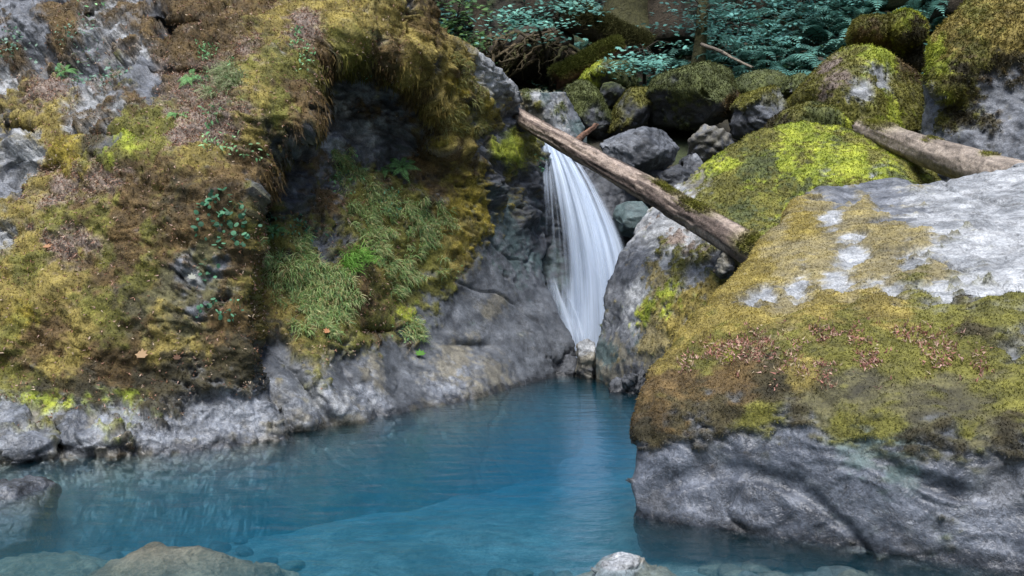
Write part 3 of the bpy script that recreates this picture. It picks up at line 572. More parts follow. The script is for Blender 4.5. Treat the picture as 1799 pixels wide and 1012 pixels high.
# --- the great boulder in the right foreground
b1 = [W(1113, 905, 5.27), W(1300, 935, 4.95), W(1500, 960, 4.72), W(1799, 990, 4.44), W(1990, 1040, 4.1),
      W(1128, 760, 5.42), W(1130, 700, 5.6), W(1150, 655, 5.8), W(1205, 607, 5.95), W(1270, 545, 6.35),
      W(1500, 800, 4.86), W(1799, 820, 4.62), W(1500, 640, 5.2), W(1799, 650, 4.95), W(1300, 700, 5.15), W(1300, 590, 5.75), W(1500, 575, 5.6), W(1799, 570, 5.35),
      W(1345, 425, 7.3), W(1395, 378, 7.8), W(1440, 355, 8.1), W(1600, 350, 8.3), W(1799, 320, 8.6), W(1990, 270, 8.6), W(1990, 560, 5.0), W(1990, 800, 4.3)]
b1 += [np.array((p[0] + .25, p[1] + .75, -.9)) for p in b1[:5]] + [under(p, -.04) for p in b1[:5]] + [W(1345, 700, 8.4), W(1700, 450, 9.6), W(1990, 400, 9.6), np.array((1.9, 8.6, -.9)), np.array((6.2, 8.6, -.9)), np.array((5.0, 5.0, -.9))]
b1b = [W(1392, 375, 7.9), W(1420, 345, 8.1), W(1455, 330, 8.25), W(1530, 319, 8.4), W(1590, 321, 8.4), W(1618, 345, 8.3), W(1600, 395, 7.7), W(1500, 420, 7.3), W(1420, 430, 7.3), W(1500, 420, 8.9), W(1600, 400, 8.9), W(1400, 420, 8.7)]
b1l = [(1260, 800, 'bl', 12), (1330, 835, 'bl', 10), (1500, 875, 'bl', 14), (1235, 770, 'bl', 10), (1700, 870, 'bl', 13), (1420, 850, 'bl', 9), (1600, 925, 'bl', 10), (1180, 650, 'oc', 32), (1230, 600, 'oc', 36), (1300, 560, 'oc'), (1380, 545, 'gs', 34), (1450, 560, 'oc'), (1550, 555, 'oc', 36), (1650, 555, 'ol', 40), (1740, 570, 'ol', 32), (1700, 590, 'dk', 22), (1650, 600, 'ol'),
       (1230, 650, 'ol', 30), (1300, 620, 'ol', 30), (1400, 620, 'ol'), (1500, 620, 'ol'), (1440, 600, 'ol', 16), (1590, 570, 'oc', 12), (1290, 640, 'gr', 7), (1600, 640, 'ol'), (1700, 650, 'ol'), (1300, 680, 'br', 28), (1350, 690, 'dk', 25), (1420, 670, 'oc', 20), (1180, 690, 'br', 30), (1160, 740, 'br', 26), (1150, 700, 'br'), (1200, 730, 'dk', 26), (1270, 730, 'dk', 30), (1340, 735, 'ol', 25), (1400, 745, 'dk', 25), (1450, 700, 'th', 30), (1520, 690, 'th', 40), (1600, 700, 'th', 36), (1680, 700, 'th', 40), (1480, 745, 'ol', 20), (1560, 750, 'ol', 25), (1640, 770, 'dk', 28), (1700, 760, 'ol', 26), (1780, 700, 'ol'), (1770, 770, 'dk', 26), (1780, 640, 'mg', 18), (1790, 790, 'dk', 15), (1150, 770, 'dk', 22), (1600, 790, 'dk', 15), (1690, 790, 'dk', 16),
       (1300, 790, 'wd'), (1200, 800, 'wd'), (1400, 800, 'wd'), (1500, 810, 'tg', 30), (1600, 830, 'tg', 26), (1500, 860, 'wd'), (1650, 850, 'wd'), (1780, 850, 'mg', 35), (1300, 860, 'wd'), (1200, 860, 'wd'), (1400, 900, 'wd'), (1600, 900, 'wd'), (1750, 920, 'wd'), (1160, 890, 'dg', 25), (1300, 925, 'dg', 14), (1600, 960, 'dg', 14), (1145, 830, 'wd'),
       (1320, 545, 'lg', 13), (1345, 520, 'lg', 16), (1400, 515, 'lg', 18), (1470, 505, 'lg', 18), (1380, 480, 'gs', 22), (1440, 470, 'gs', 22), (1550, 485, 'gs', 25), (1500, 525, 'gs', 18), (1560, 515, 'lg', 22), (1650, 520, 'lg', 24), (1740, 520, 'lg', 28), (1600, 470, 'lg', 28), (1690, 450, 'lg'), (1780, 470, 'lg'), (1650, 400, 'lg'), (1750, 400, 'lg'), (1780, 340, 'lg'), (1700, 350, 'lg'), (1650, 490, 'gs', 16),
       (1330, 490, 'oc', 30), (1370, 430, 'gs', 28), (1410, 400, 'oc', 24), (1430, 430, 'gs', 32), (1500, 400, 'gs', 25), (1480, 360, 'mg', 25), (1550, 345, 'mg', 25), (1440, 365, 'gs', 16), (1520, 370, 'gs', 13), (1570, 375, 'mg', 20), (1560, 420, 'gs', 26), (1500, 450, 'lg', 20), (1620, 430, 'gs', 14), (1460, 390, 'lg', 14)]
bo1 = boulder('boulder', 'huge foreground boulder with moss band over a bare wet grey base, pale dry top', [b1, b1b], b1l, .015, amp=.06, scale=1.5, smooth=6, facet=.018, stretch=(.55, 1.3, 2.0), tufts=85000, tlen=.015, twidth=.007, seed=21, droop=.3)

# --- the bright moss boulder between the foreground boulder and the falls
b2a = [W(1083, 478, 11.3), W(1090, 440, 11.6), W(1130, 385, 11.8), W(1180, 330, 12), W(1215, 303, 12.2), W(1048, 610, 11.0), W(1050, 665, 10.9), W(1075, 560, 11.1), W(1085, 676, 10.5), W(1140, 690, 10.1), W(1200, 620, 9.5), W(1230, 690, 9.3),
       W(1200, 500, 10.0), W(1290, 460, 9.55), W(1340, 470, 9.3), W(1345, 420, 9.8), W(1500, 700, 9.0), W(1600, 500, 9.6), W(1500, 400, 10)]
b2a += [under(p, -.8) for p in (b2a[6], b2a[9], b2a[16])] + [np.array((1.6, 12.6, -.5)), np.array((4.6, 12.6, -.5)), W(1230, 300, 12.8)]
b2b = [W(1190, 335, 11.7), W(1232, 290, 12), W(1290, 256, 12), W(1340, 234, 12), W(1400, 228, 12), W(1480, 238, 12), W(1560, 258, 11.8), W(1622, 275, 11.4), W(1662, 352, 10.5), W(1640, 420, 9.9), W(1400, 420, 9.9), W(1300, 410, 10.3), W(1450, 340, 10.4), W(1550, 320, 10.4), W(1260, 350, 11)]
b2b += [np.array((p[0], p[1] + .9, p[2] - .8)) for p in b2b[:9]]
b2l = [(1260, 290, 'gr', 30), (1300, 280, 'ol', 36), (1340, 250, 'ol', 34), (1400, 245, 'gr', 30), (1330, 300, 'dm', 32), (1280, 330, 'ol', 36), (1380, 290, 'gr', 32), (1450, 285, 'gr', 36), (1500, 300, 'gr', 34), (1410, 265, 'ol', 24), (1470, 262, 'dm', 18), (1530, 290, 'ol', 18), (1400, 350, 'dm', 24), (1450, 345, 'ol', 20), (1520, 330, 'ol', 18), (1360, 320, 'ol', 20), (1580, 325, 'dm', 20), (1420, 320, 'gr', 34), (1560, 280, 'gr', 36), (1540, 260, 'ol', 25), (1600, 300, 'ol', 36), (1640, 330, 'ol', 30), (1350, 350, 'ol', 34), (1250, 370, 'ol', 30), (1300, 380, 'dm', 25), (1230, 320, 'ta', 25), (1480, 255, 'ol', 22), (1450, 310, 'lg', 7), (1535, 315, 'lg', 8),
       (1160, 400, 'lg', 36), (1120, 440, 'mg', 32), (1190, 350, 'lg', 30), (1210, 320, 'ta', 22), (1100, 500, 'mg'), (1080, 560, 'mg'), (1190, 420, 'li', 18), (1200, 460, 'ol', 24), (1160, 490, 'gs', 24), (1130, 520, 'lg', 24), (1230, 440, 'ol', 20), (1220, 490, 'lg', 26), (1180, 450, 'lg', 20), (1260, 450, 'dg', 16), (1150, 545, 'gr', 22), (1180, 520, 'gr', 18), (1210, 540, 'oc', 25), (1250, 520, 'oc', 20), (1280, 510, 'ol', 20), (1130, 600, 'gs', 22), (1160, 590, 'gs', 28), (1120, 630, 'ta', 22), (1190, 580, 'oc', 24), (1070, 620, 'tg', 22), (1060, 655, 'ta', 16), (1110, 665, 'dg', 20), (1140, 675, 'dg', 18), (1170, 640, 'ta', 18), (1100, 590, 'mg', 18)]
boulder('boulder', 'boulder with bright green moss cap and pale flank beside the waterfall', [b2a, b2b], b2l, .024, amp=.07, scale=1.2, smooth=6, facet=.03, tufts=42000, tlen=.026, twidth=.013, seed=41, namp=1.35)

# --- the pyramid-shaped mossy boulder on the skyline
b3 = auto_hull([(1385, 232), (1400, 175), (1455, 110), (1510, 72), (1550, 66), (1580, 76), (1608, 105), (1620, 160), (1618, 235), (1500, 262)], 14.2, 2.6, .6, tilt=.6)
boulder('boulder', 'tall pyramid-shaped mossy boulder with a bare white patch, under the mossy cap rock', [b3],
        [(1540, 90, 'gr', 30), (1500, 120, 'ol', 34), (1470, 140, 'li', 22), (1590, 120, 'br', 25), (1540, 125, 'lg', 14), (1545, 150, 'lg', 14), (1515, 165, 'lg', 16), (1530, 140, 'ol', 10), (1590, 170, 'ol'), (1450, 170, 'li', 18), (1430, 180, 'ol'), (1480, 190, 'ol'), (1560, 200, 'gr', 28), (1530, 200, 'ol', 30), (1410, 200, 'ol'), (1600, 220, 'ol')],
        .035, amp=.06, scale=1.3, facet=.02, planes=5, tufts=15000, tlen=.035, twidth=.018, seed=51)
b3b = auto_hull([(1358, 225), (1375, 200), (1415, 182), (1470, 185), (1510, 215), (1515, 255), (1400, 262), (1365, 245)], 13.3, 1.6, .6)
boulder('boulder', 'low dark-moss hump at the foot of the pyramid-shaped boulder', [b3b], [(1400, 200, 'ol', 30), (1450, 220, 'dm'), (1380, 220, 'dk', 30), (1500, 230, 'gr', 20)], .035, amp=.07, tufts=6000, tlen=.035, twidth=.018, seed=52)

# --- far right: tall boulder, bare below and draped with moss above
b4a = [W(1620, 150, 12.3), W(1630, 95, 12.4), W(1655, 45, 12.4), W(1690, 12, 12.4), W(1725, -15, 12.5), W(1900, -80, 12.6), W(1950, -80, 12.4), W(1650, 180, 11.7), W(1690, 120, 11.6), W(1740, 40, 11.8), W(1800, 60, 11.5), W(1950, 100, 11.2), W(1750, 110, 11.5), W(1950, 20, 14), W(1720, 60, 14.5), W(1660, 150, 14)]
b4b = [W(1618, 160, 12.3), W(1622, 210, 12.2), W(1640, 250, 12.1), W(1720, 300, 11.3), W(1820, 340, 10.8), W(1950, 360, 10.6), W(1700, 170, 11.65), W(1760, 130, 11.6), W(1800, 120, 11.5), W(1950, 100, 11.3), W(1660, 190, 12.0), W(1640, 300, 14), W(1950, 300, 14), W(1660, 120, 14)]
b4b += [under(p, .4) for p in (b4b[2], b4b[4], b4b[5])]
boulder('boulder', 'tall boulder with shaggy golden moss above a bare grey face, behind the fallen trunk', [b4a, b4b],
        [(1680, 40, 'oc', 40), (1650, 110, 'gr', 25), (1640, 140, 'ol', 25), (1720, 90, 'ol', 34), (1700, 20, 'ol'), (1760, 30, 'oc'), (1790, 60, 'oc', 36), (1730, 130, 'br', 30), (1680, 170, 'ol', 30), (1690, 130, 'dk', 20), (1760, 110, 'dk', 22), (1640, 200, 'mg', 30), (1660, 240, 'mg', 30), (1630, 175, 'mg', 22), (1690, 210, 'dk', 22), (1750, 170, 'mg', 36), (1790, 200, 'mg', 40), (1720, 250, 'mg', 30), (1740, 220, 'dk', 18), (1780, 260, 'mg'), (1770, 150, 'dk', 16)],
        .028, amp=.12, scale=1.4, facet=.03, tufts=22000, tlen=.05, twidth=.016, droop=.8, seed=61)
# --- the mossy cap rock of two humps
b6 = auto_hull([(1503, 48), (1512, 34), (1540, 30), (1565, 38), (1568, 62), (1545, 72), (1510, 70)], 15.2, .9, .7)
b6b = auto_hull([(1562, 40), (1580, 26), (1605, 24), (1624, 38), (1626, 62), (1610, 78), (1570, 74)], 15.1, .9, .7)
b6c = auto_hull([(1520, 60), (1610, 60), (1620, 120), (1540, 120)], 15.4, .8, .9)
boulder('boulder', 'small two-humped rock covered in moss, perched behind the pyramid-shaped boulder', [b6, b6b, b6c], [(1540, 45, 'ol'), (1590, 40, 'gr', 22), (1600, 60, 'dk', 24), (1530, 65, 'br', 25), (1600, 90, 'dk', 30)], .03, amp=.06, tufts=6000, tlen=.045, twidth=.02, seed=71)

# --- boulders jammed behind the log
def simple(label, poly, Y, thick, labels, vox=.03, amp=.045, scale=1.8, facet=.0, tufts=0, seed=0, up=None, sm=2, strata=None, planes=6, **k):
    return boulder('boulder', label, [auto_hull(poly, Y, thick, **k)], labels, vox, amp=amp, scale=scale, facet=facet, tufts=tufts, tlen=.03, twidth=.018, seed=seed, up_moss=up, smooth=sm, strata=strata, planes=planes)
simple('angular bare dark grey boulder jammed behind the fallen log', [(1030, 240), (1065, 225), (1090, 218), (1118, 200), (1150, 205), (1175, 225), (1197, 262), (1190, 285), (1150, 305), (1100, 330), (1070, 345), (1040, 290)], 13.7, 1.3,
       [(1070, 255, 'mg', 40), (1150, 240, 'dg', 32), (1120, 225, 'mg', 18), (1165, 260, 'mg', 22), (1120, 290, 'dg', 30), (1090, 300, 'mg', 25)], .026, facet=.03, seed=81, sm=1, planes=9)
simple('broad rounded boulder with deep green moss top and shadowed underside', [(1140, 180), (1150, 140), (1185, 116), (1240, 110), (1280, 125), (1297, 160), (1290, 200), (1250, 225), (1200, 222), (1150, 215)], 15.2, 2.0,
       [(1220, 130, 'dm', 45), (1170, 190, 'dg', 40), (1250, 205, 'dg', 40), (1280, 175, 'br', 20)], tufts=6000, seed=82, up=('dm', -.05, .45), facet=.03)
simple('grey boulder with thin moss right of the rounded moss-topped boulder', [(1286, 215), (1288, 190), (1310, 165), (1345, 151), (1375, 165), (1392, 195), (1385, 235), (1330, 250), (1295, 240)], 14.4, 1.2,
       [(1350, 190, 'mg', 32), (1310, 225, 'dg', 35), (1370, 215, 'mg', 25), (1320, 180, 'mg', 20)], facet=.05, up=('ol', .15, .75), tufts=2500, seed=83)
simple('striated tan slab leaning under the grey mossy boulder', [(1208, 262), (1215, 235), (1245, 215), (1275, 213), (1290, 240), (1292, 270), (1260, 285), (1225, 290)], 14.0, .8,
       [(1250, 245, 'ta', 30), (1225, 260, 'mg', 20), (1280, 265, 'dg', 20)], facet=.04, seed=84, strata=((.7, 0, -.7), 6, .03))
simple('dark wet stone in the gap below the striated slab', [(1195, 300), (1200, 275), (1225, 262), (1240, 290), (1235, 330), (1205, 345)], 13.8, .8, [(1215, 300, 'dg', 30), (1225, 280, 'bl', 15)], facet=.05, seed=85)
simple('pale smooth boulder patched with dark moss behind the log at the lip of the falls', [(868, 180), (885, 150), (935, 132), (975, 140), (995, 165), (1030, 225), (1030, 260), (990, 280), (940, 290), (890, 260)], 14.6, 1.5,
       [(930, 225, 'ta', 30), (960, 235, 'lg', 26), (990, 235, 'lg', 18), (905, 190, 'gs', 20), (925, 165, 'dm', 8), (935, 165, 'lg', 14), (960, 155, 'tg', 15), (945, 185, 'ol', 9), (975, 195, 'dm', 8), (905, 150, 'lg', 16), (1000, 200, 'mg', 20), (915, 205, 'lg', 20), (1010, 225, 'tg', 16)], .026, amp=.05, facet=.02, tufts=1200, seed=86)
simple('mossy boulder in shade right of the pale patched boulder', [(975, 165), (990, 150), (1020, 146), (1048, 160), (1065, 195), (1080, 225), (1060, 245), (1030, 235), (1000, 190)], 15.6, 1.2, [(1050, 210, 'dg', 40), (1020, 180, 'dg', 30)], up=('dm', -.1, .4), facet=.04, tufts=2500, seed=87)
simple('narrow mossy boulder leaning between two dark boulders', [(1065, 235), (1085, 190), (1110, 155), (1140, 142), (1155, 165), (1140, 210), (1110, 232), (1085, 240)], 15.4, 1.0, [(1115, 180, 'dg', 40)], up=('ol', 0, .5), facet=.04, tufts=2500, seed=88)
simple('small dark stone wedged above the leaning mossy boulder', [(1050, 170), (1060, 150), (1085, 145), (1100, 158), (1090, 185), (1065, 190)], 16.1, .8, [(1075, 165, 'dg'), (1070, 150, 'dm', 20)], seed=89)
simple('yellow-green mossy boulder below the short broken log', [(1020, 150), (1030, 125), (1060, 112), (1110, 118), (1125, 145), (1080, 160), (1040, 160)], 16.6, 1.2, [(1045, 130, 'gr', 22), (1090, 135, 'dm', 30), (1060, 150, 'dg', 20)], tufts=2500, seed=90)
simple('small mossy hump under the hillside ferns', [(1375, 165), (1385, 140), (1410, 130), (1435, 140), (1440, 170), (1400, 190)], 15.6, 1.0, [(1410, 145, 'dm', 40), (1400, 175, 'dg', 20)], tufts=2000, seed=91)
simple('low mossy hump between the fern bank and the rounded boulder', [(1290, 150), (1305, 135), (1350, 125), (1380, 140), (1370, 165), (1310, 170)], 16.4, 1.2, [(1340, 140, 'dm', 50)], tufts=2500, seed=92)
simple('smooth teal-stained stone behind the right edge of the waterfall', [(1070, 385), (1080, 362), (1110, 350), (1145, 352), (1160, 380), (1150, 408), (1110, 418), (1078, 412)], 13.0, .8, [(1115, 375, 'tg', 60), (1100, 405, 'tg', 30)], .022, amp=.03, seed=93)
simple('dark boulder in the shadow under the fallen log', [(1110, 335), (1140, 300), (1190, 290), (1215, 320), (1200, 370), (1150, 385), (1115, 370)], 13.6, 1.0, [(1150, 340, 'dg', 60)], facet=.06, seed=94)
simple('small tan stone at the foot of the waterfall', [(1013, 625), (1018, 605), (1032, 596), (1047, 604), (1050, 630), (1042, 660), (1020, 664)], 11.3, .45, [(1030, 605, 'lg', 12), (1028, 630, 'ta', 25), (1040, 650, 'dg', 10)], .012, amp=.03, scale=4, facet=.02, seed=95, zmin=-.2)
simple('dark wet stone left of the small tan stone', [(968, 660), (975, 635), (995, 622), (1013, 630), (1016, 660)], 11.55, .5, [(990, 640, 'dg', 40)], .014, amp=.03, scale=4, seed=96, zmin=-.3)
simple('cluster-like dark broken rock at the waterline under the pale flank', [(1082, 688), (1085, 662), (1110, 648), (1135, 652), (1150, 668), (1148, 692)], 10.15, .5, [(1110, 665, 'dg', 26), (1140, 670, 'mg', 14)], .014, amp=.06, scale=4, facet=.05, seed=97, zmin=-.3)
simple('wedge-shaped brown stone propping the near end of the log', [(1254, 470), (1262, 445), (1282, 440), (1295, 460), (1290, 488), (1265, 490)], 9.25, .35, [(1270, 465, 'br', 12), (1280, 475, 'dg', 30), (1265, 460, 'ta', 18)], .012, amp=.02, scale=4, facet=.02, seed=98)
simple('pale grey stone beneath the thick fallen trunk', [(1650, 350), (1660, 325), (1680, 316), (1710, 325), (1725, 350), (1690, 362)], 10.3, .6, [(1690, 330, 'mg', 40)], .018, amp=.03, scale=3, facet=.03, seed=99)
# rock step the water falls over
ledge = [W(905, 262, 13.6), W(1010, 285, 13.5), W(1060, 330, 13.4), W(1090, 420, 13.2), W(1100, 470, 12.9), W(1080, 560, 12.7), W(1060, 630, 12.4), W(1000, 640, 12.4), W(950, 560, 12.7), W(930, 420, 13.1), W(930, 290, 13.3), W(1180, 330, 14), W(1180, 640, 13.5)]
ledge += [np.array((p[0], p[1] + 2.0, p[2])) for p in ledge]
boulder('rock_ledge', 'dark wet rock step the waterfall pours over', [ledge], [(950, 350, 'dg', 60), (1000, 450, 'dg', 60), (950, 480, 'tg', 40), (1080, 430, 'dg', 40), (940, 420, 'mg', 30), (1150, 400, 'dg', 80)], .03, amp=.08, scale=1.8, facet=.05, seed=101, cat='rock ledge')
# --- stones standing in the pool
simple('wet grey rock breaking the surface at the pool margin on the far left', [(-120, 910), (-90, 866), (0, 856), (45, 859), (70, 874), (58, 886), (0, 896)], 5.7, .6, [(20, 860, 'bl', 60), (40, 885, 'lg', 10)], .014, amp=.05, scale=3, seed=111, facet=.02, zmin=-.55)

# --- rocks wholly or partly under water
def pool_rock(label, x, y, z, rx, ry, rz, labels, seed, vox=.016, extra=()):
    r = np.random.default_rng(seed); pts = []
    for k in range(26):
        v = r.normal(0, 1, 3); v /= np.linalg.norm(v); pts.append(np.array((x + rx * v[0], y + ry * v[1], z + rz * v[2])))
    return boulder('boulder', label, [pts] + list(extra), labels, vox, amp=.04, scale=2.5, seed=seed, facet=.02, dry=True)
pool_rock('large brown boulder drowned just below the surface in the lower left', -1.98, 5.0, -.47, .85, .62, .36, [(300, 970, 'sb', 100)], 121)
pool_rock('brown boulder under water beside the wet grey rock at the far left', -2.95, 5.2, -.60, .62, .6, .36, [(60, 930, 'sb', 100)], 122)
pool_rock('pale dry-topped stone poking out of the water at the bottom edge', .54, 4.36, -.21, .62, .34, .22, [(1090, 985, 'lg', 34), (960, 1000, 'ta', 60), (1200, 990, 'ta', 60)], 123, .011,
          [[W(1035, 998, 4.38), W(1062, 980, 4.42), W(1100, 974, 4.45), W(1135, 972, 4.47), W(1142, 998, 4.42), W(1090, 1004, 4.3), W(1060, 990, 4.6), W(1130, 985, 4.65), np.array((.5, 4.4, -.3))]])
pool_rock('small dark stone under water in the middle of the pool', -.95 + 1.1, 5.5, -.62, .22, .18, .14, [(940, 950, 'dg', 100)], 124)
pool_rock('pale yellowish stone lying on the pool bed', -.33, 5.05, -.62, .12, .09, .06, [(810, 910, 'lg', 100)], 125)

def stone_meshes(n):
    out = []
    for k in range(n):
        r = np.random.default_rng(400 + k); bm = bmesh.new(); bmesh.ops.create_icosphere(bm, subdivisions=3, radius=1)
        V = np.array([v.co[:] for v in bm.verts]); Fc = np.array([[v.index for v in f.verts] for f in bm.faces]); bm.free()
        pl = r.normal(0, 1, (7, 3)); pl /= np.linalg.norm(pl, axis=1, keepdims=True)
        for p in pl: d = V @ p - r.uniform(.62, .85); V = V - np.maximum(d, 0)[:, None] * p * .85
        V = V * np.array([1, r.uniform(.6, .85), r.uniform(.3, .5)]) * (1 + .12 * (fbm(V + k, 1.5, 3, k) - .5))[:, None]
        base = np.array([(.11, .09, .07), (.08, .075, .07), (.14, .115, .085), (.09, .09, .085)][k % 4])  # stone colours darkened to carry the big boulder's shadow and reflection
        c = base * (.7 + .6 * fbm(V + 9, 4, 3, k)[:, None])
        out.append(new_mesh('stone', V, Fc, {'Col': c, 'rough': np.full(len(V), .7)}))
    return out
SM = stone_meshes(8)
def bed_stones():
    r = np.random.default_rng(77); spots = []
    for k in range(130): spots.append((r.uniform(1250, 1830), r.uniform(965, 1030), r.uniform(.05, .13)))
    for k in range(70): spots.append((r.uniform(520, 1000), r.uniform(930, 1025), r.uniform(.05, .14)))
    for k in range(50): spots.append((r.uniform(0, 520), r.uniform(850, 1020), r.uniform(.05, .15)))
    for (x, y, sz) in spots:
        Y = CAM_H * F_PX / (y - HZ) * 1.12; X = (x - CX) / F_PX * Y; z = float(ground_z(np.array([[X]]), np.array([[Y]]))[0, 0])
        o = link('stone', SM[r.integers(0, 8)], M_ROCK, ground, (X, Y, z + sz * .2)); o.scale = (sz,) * 3; o.rotation_euler = (r.normal(0, .12), r.normal(0, .12), r.uniform(0, 6.28))
bed_stones()

# ================================================================== WATERFALL
def waterfall():
    rows = [(246, 946, 985, 13.75), (256, 946, 999, 13.35), (275, 946, 1016, 13.1), (300, 945, 1036, 12.98), (350, 944, 1066, 12.85), (400, 943, 1090, 12.75), (450, 942, 1108, 12.66), (500, 942, 1116, 12.58), (560, 942, 1120, 12.5), (640, 942, 1122, 12.42)]
    R = np.array(rows); t = np.linspace(0, 1, 130); pyr = np.linspace(246, 640, 130); f = lambda c: np.interp(pyr, R[:, 0], R[:, c])
    sm = lambda a: np.convolve(np.pad(a, 9, 'edge'), np.ones(19) / 19, 'valid')
    py, xl, xr, Y = pyr, sm(f(1)), sm(f(2)), sm(f(3)); nu = 110; u = np.linspace(0, 1, nu)
    root = empty('waterfall', W(1030, 620, 11.8)); base = np.array(root.location)
    tag(root, 'silky white waterfall pouring through the cleft beneath the fallen log', 'waterfall', kind='structure')
    for s, (dy, o0, sh) in enumerate([(.10, .02, 0.0), (0.0, .10, 3.7), (-.12, -.18, 7.9)]):
        PX = xl[:, None] + u[None] * (xr - xl)[:, None]
        q = np.stack([np.repeat(u[None] * 9, len(t), 0).ravel(), np.repeat(t[:, None] * 1.2, nu, 1).ravel(), np.full(nu * len(t), s * 5.0)], -1)
        YY = Y[:, None] + dy - .30 * np.sin(np.pi * u)[None] * (.3 + .4 * t[:, None]) + (fbm(q, 1, 3, 70 + s).reshape(len(t), nu) - .5) * .16
        V = np.stack([(PX - CX) / F_PX * YY, YY, CAM_H + (HZ - py[:, None]) / F_PX * YY], -1).reshape(-1, 3)
        i = np.arange(len(t) - 1)[:, None] * nu + np.arange(nu - 1)[None]; F = np.stack([i, i + nu, i + nu + 1, i + 1], -1).reshape(-1, 4)
        U = np.repeat(u[None], len(t), 0); T = np.repeat(t[:, None], nu, 1)
        core = np.interp(T, [0, .12, .3, .45, .6, .8, 1], [.5, .52, .60, .64, .66, .62, .60])          # where the thick of the flow runs across the sheet
        wid = np.interp(T, [0, .12, .3, .45, .6, .8, 1], [.55, .45, .36, .36, .36, .48, .55])
        op = o0 + 1.0 * np.exp(-np.abs((U - core) / wid)**2.5) - .46 + .38 * T
        edge = sstep(0, .10, U) * sstep(1, .88, U)
        flow = np.stack([U + sh, T * 2 + sh, np.zeros_like(U)], -1).reshape(-1, 3)
        me = new_mesh('water_curtain', V - base, F, {'flow': flow, 'opac': op.ravel(), 'edge': edge.ravel()})
        link('water_curtain', me, M_FALLS, root)
    # low apron where the water fans out over the left lip of the cleft
    ap = [(470, 944, 985, 12.5), (520, 956, 1015, 12.3), (560, 976, 1040, 12.15), (590, 994, 1050, 12.0), (625, 1008, 1056, 11.9)]
    R = np.array(ap); t = np.linspace(0, 1, 50); src = np.linspace(0, 1, len(R)); g = lambda c: np.interp(t, src, R[:, c]); u = np.linspace(0, 1, 40)
    PX = g(1)[:, None] + u[None] * (g(2) - g(1))[:, None]; YY = g(3)[:, None] - .12 * np.sin(np.pi * u)[None]; PYY = np.repeat(g(0)[:, None], 40, 1)
    V = np.stack([(PX - CX) / F_PX * YY, YY, CAM_H + (HZ - PYY) / F_PX * YY], -1).reshape(-1, 3); i = np.arange(49)[:, None] * 40 + np.arange(39)[None]; F = np.stack([i, i + 40, i + 41, i + 1], -1).reshape(-1, 4)
    U = np.repeat(u[None], 50, 0); T = np.repeat(t[:, None], 40, 1)
    me = new_mesh('water_apron', V - base, F, {'flow': np.stack([U * .4 + T * .15, T, 0 * U], -1).reshape(-1, 3), 'opac': (.12 + .35 * T + 0 * U).ravel(), 'edge': (sstep(0, .12, U) * sstep(1, .6, U) * sstep(0, .25, T) * sstep(1, .93, T)).ravel()})
    link('water_apron', me, M_FALLS, root)
waterfall()

# ================================================================== LOGS
def log(name, label, p0, p1, r0, r1, colour, seed, sag=0.0, moss_at=(), cat='log', seg=44, rings=220, rough_end=.06, tlen=.03, all_moss=None, tufts=3000, groove=.018):
    t = np.linspace(0, 1, rings); P = p0[None] + (p1 - p0)[None] * t[:, None]; q = np.stack([t * 3, 0 * t, 0 * t + seed], -1)
    P[:, 2] += -sag * np.sin(np.pi * t) + (fbm(q, 1, 3, seed) - .5) * .10; P[:, 0] += (fbm(q, 1, 3, seed + 4) - .5) * .10
    V, Fs = tube(P, r0 + (r1 - r0) * t, seg)
    n = rings * seg; ln = np.linalg.norm(p1 - p0); a = np.tile(np.linspace(0, 2 * np.pi, seg, endpoint=False), rings); al = np.repeat(t * ln, seg)
    C = np.repeat(P, seg, 0); D = V[:n] - C; rad = np.linalg.norm(D, axis=1, keepdims=True); D = D / rad
    Q = np.stack([al * .9, np.cos(a) * 2.4, np.sin(a) * 2.4], -1)
    grain = ridged(Q, 1.5, 4, seed + 1); plate = sstep(.46, .54, fbm(Q * np.array([1.6, 1, 1]), .8, 4, seed + 2))
    d = -groove * sstep(.72, .95, grain) + .012 * plate + (fbm(Q, 3, 3, seed + 3) - .5) * .02
    V[:n] += D * d[:, None]
    # ragged ends
    ax = (p1 - p0) / ln
    for s, e in ((0, -1), (rings - 1, 1)):
        k = np.arange(seg) + s * seg; V[k] += ax * (e * rough_end * (fbm(Q[k] * 3, 1, 2, seed + 9) * 2 - .6))[:, None]
    wood, bark = np.array(colour[0]), np.array(colour[1])
    col = np.where(plate[:, None] > .5, bark, wood) * (.65 + .7 * fbm(Q, 4, 3, seed + 5)[:, None]); col = np.vstack([col, [wood * .9, wood * .9]])
    moss = np.zeros(n + 2)
    for (tm, am, wt, wa) in moss_at: moss[:n] = np.maximum(moss[:n], np.exp(-((np.repeat(t, seg) - tm) / wt)**2) * sstep(wa, wa * .4, np.abs(np.arctan2(np.sin(a - am), np.cos(a - am))) + (fbm(Q, 4, 2, seed + 6) - .5)))
    if all_moss: moss[:n] = np.maximum(moss[:n], sstep(-.5, .3, D[:, 2] + (fbm(Q, 2, 3, seed + 8) - .5)))
    mc = np.array(all_moss or (.16, .16, .03)); col = col * (1 - moss[:, None]) + moss[:, None] * mc * (.6 + .8 * np.r_[fbm(Q, 6, 2, seed + 7), .5, .5][:, None])
    base = p0.copy(); me = new_mesh(name, V - base, Fs, {'Col': col, 'rough': np.full(n + 2, .8)}); o = link(name, me, M_BARK, None, base); tag(o, label, cat)
    if moss.sum() > 5 and tufts:
        nn = np.vstack([D, [-ax, ax]]); Pm, vi = sample_surface(V, Fs[0], sstep(.3, .7, moss) * view_weight(V, nn), tufts)
        tag(link('moss', tuft_mesh('moss', Pm - base, nn[vi], col[vi], tlen, .014, seed=seed), M_MOSS, o), kind='stuff')
    return o
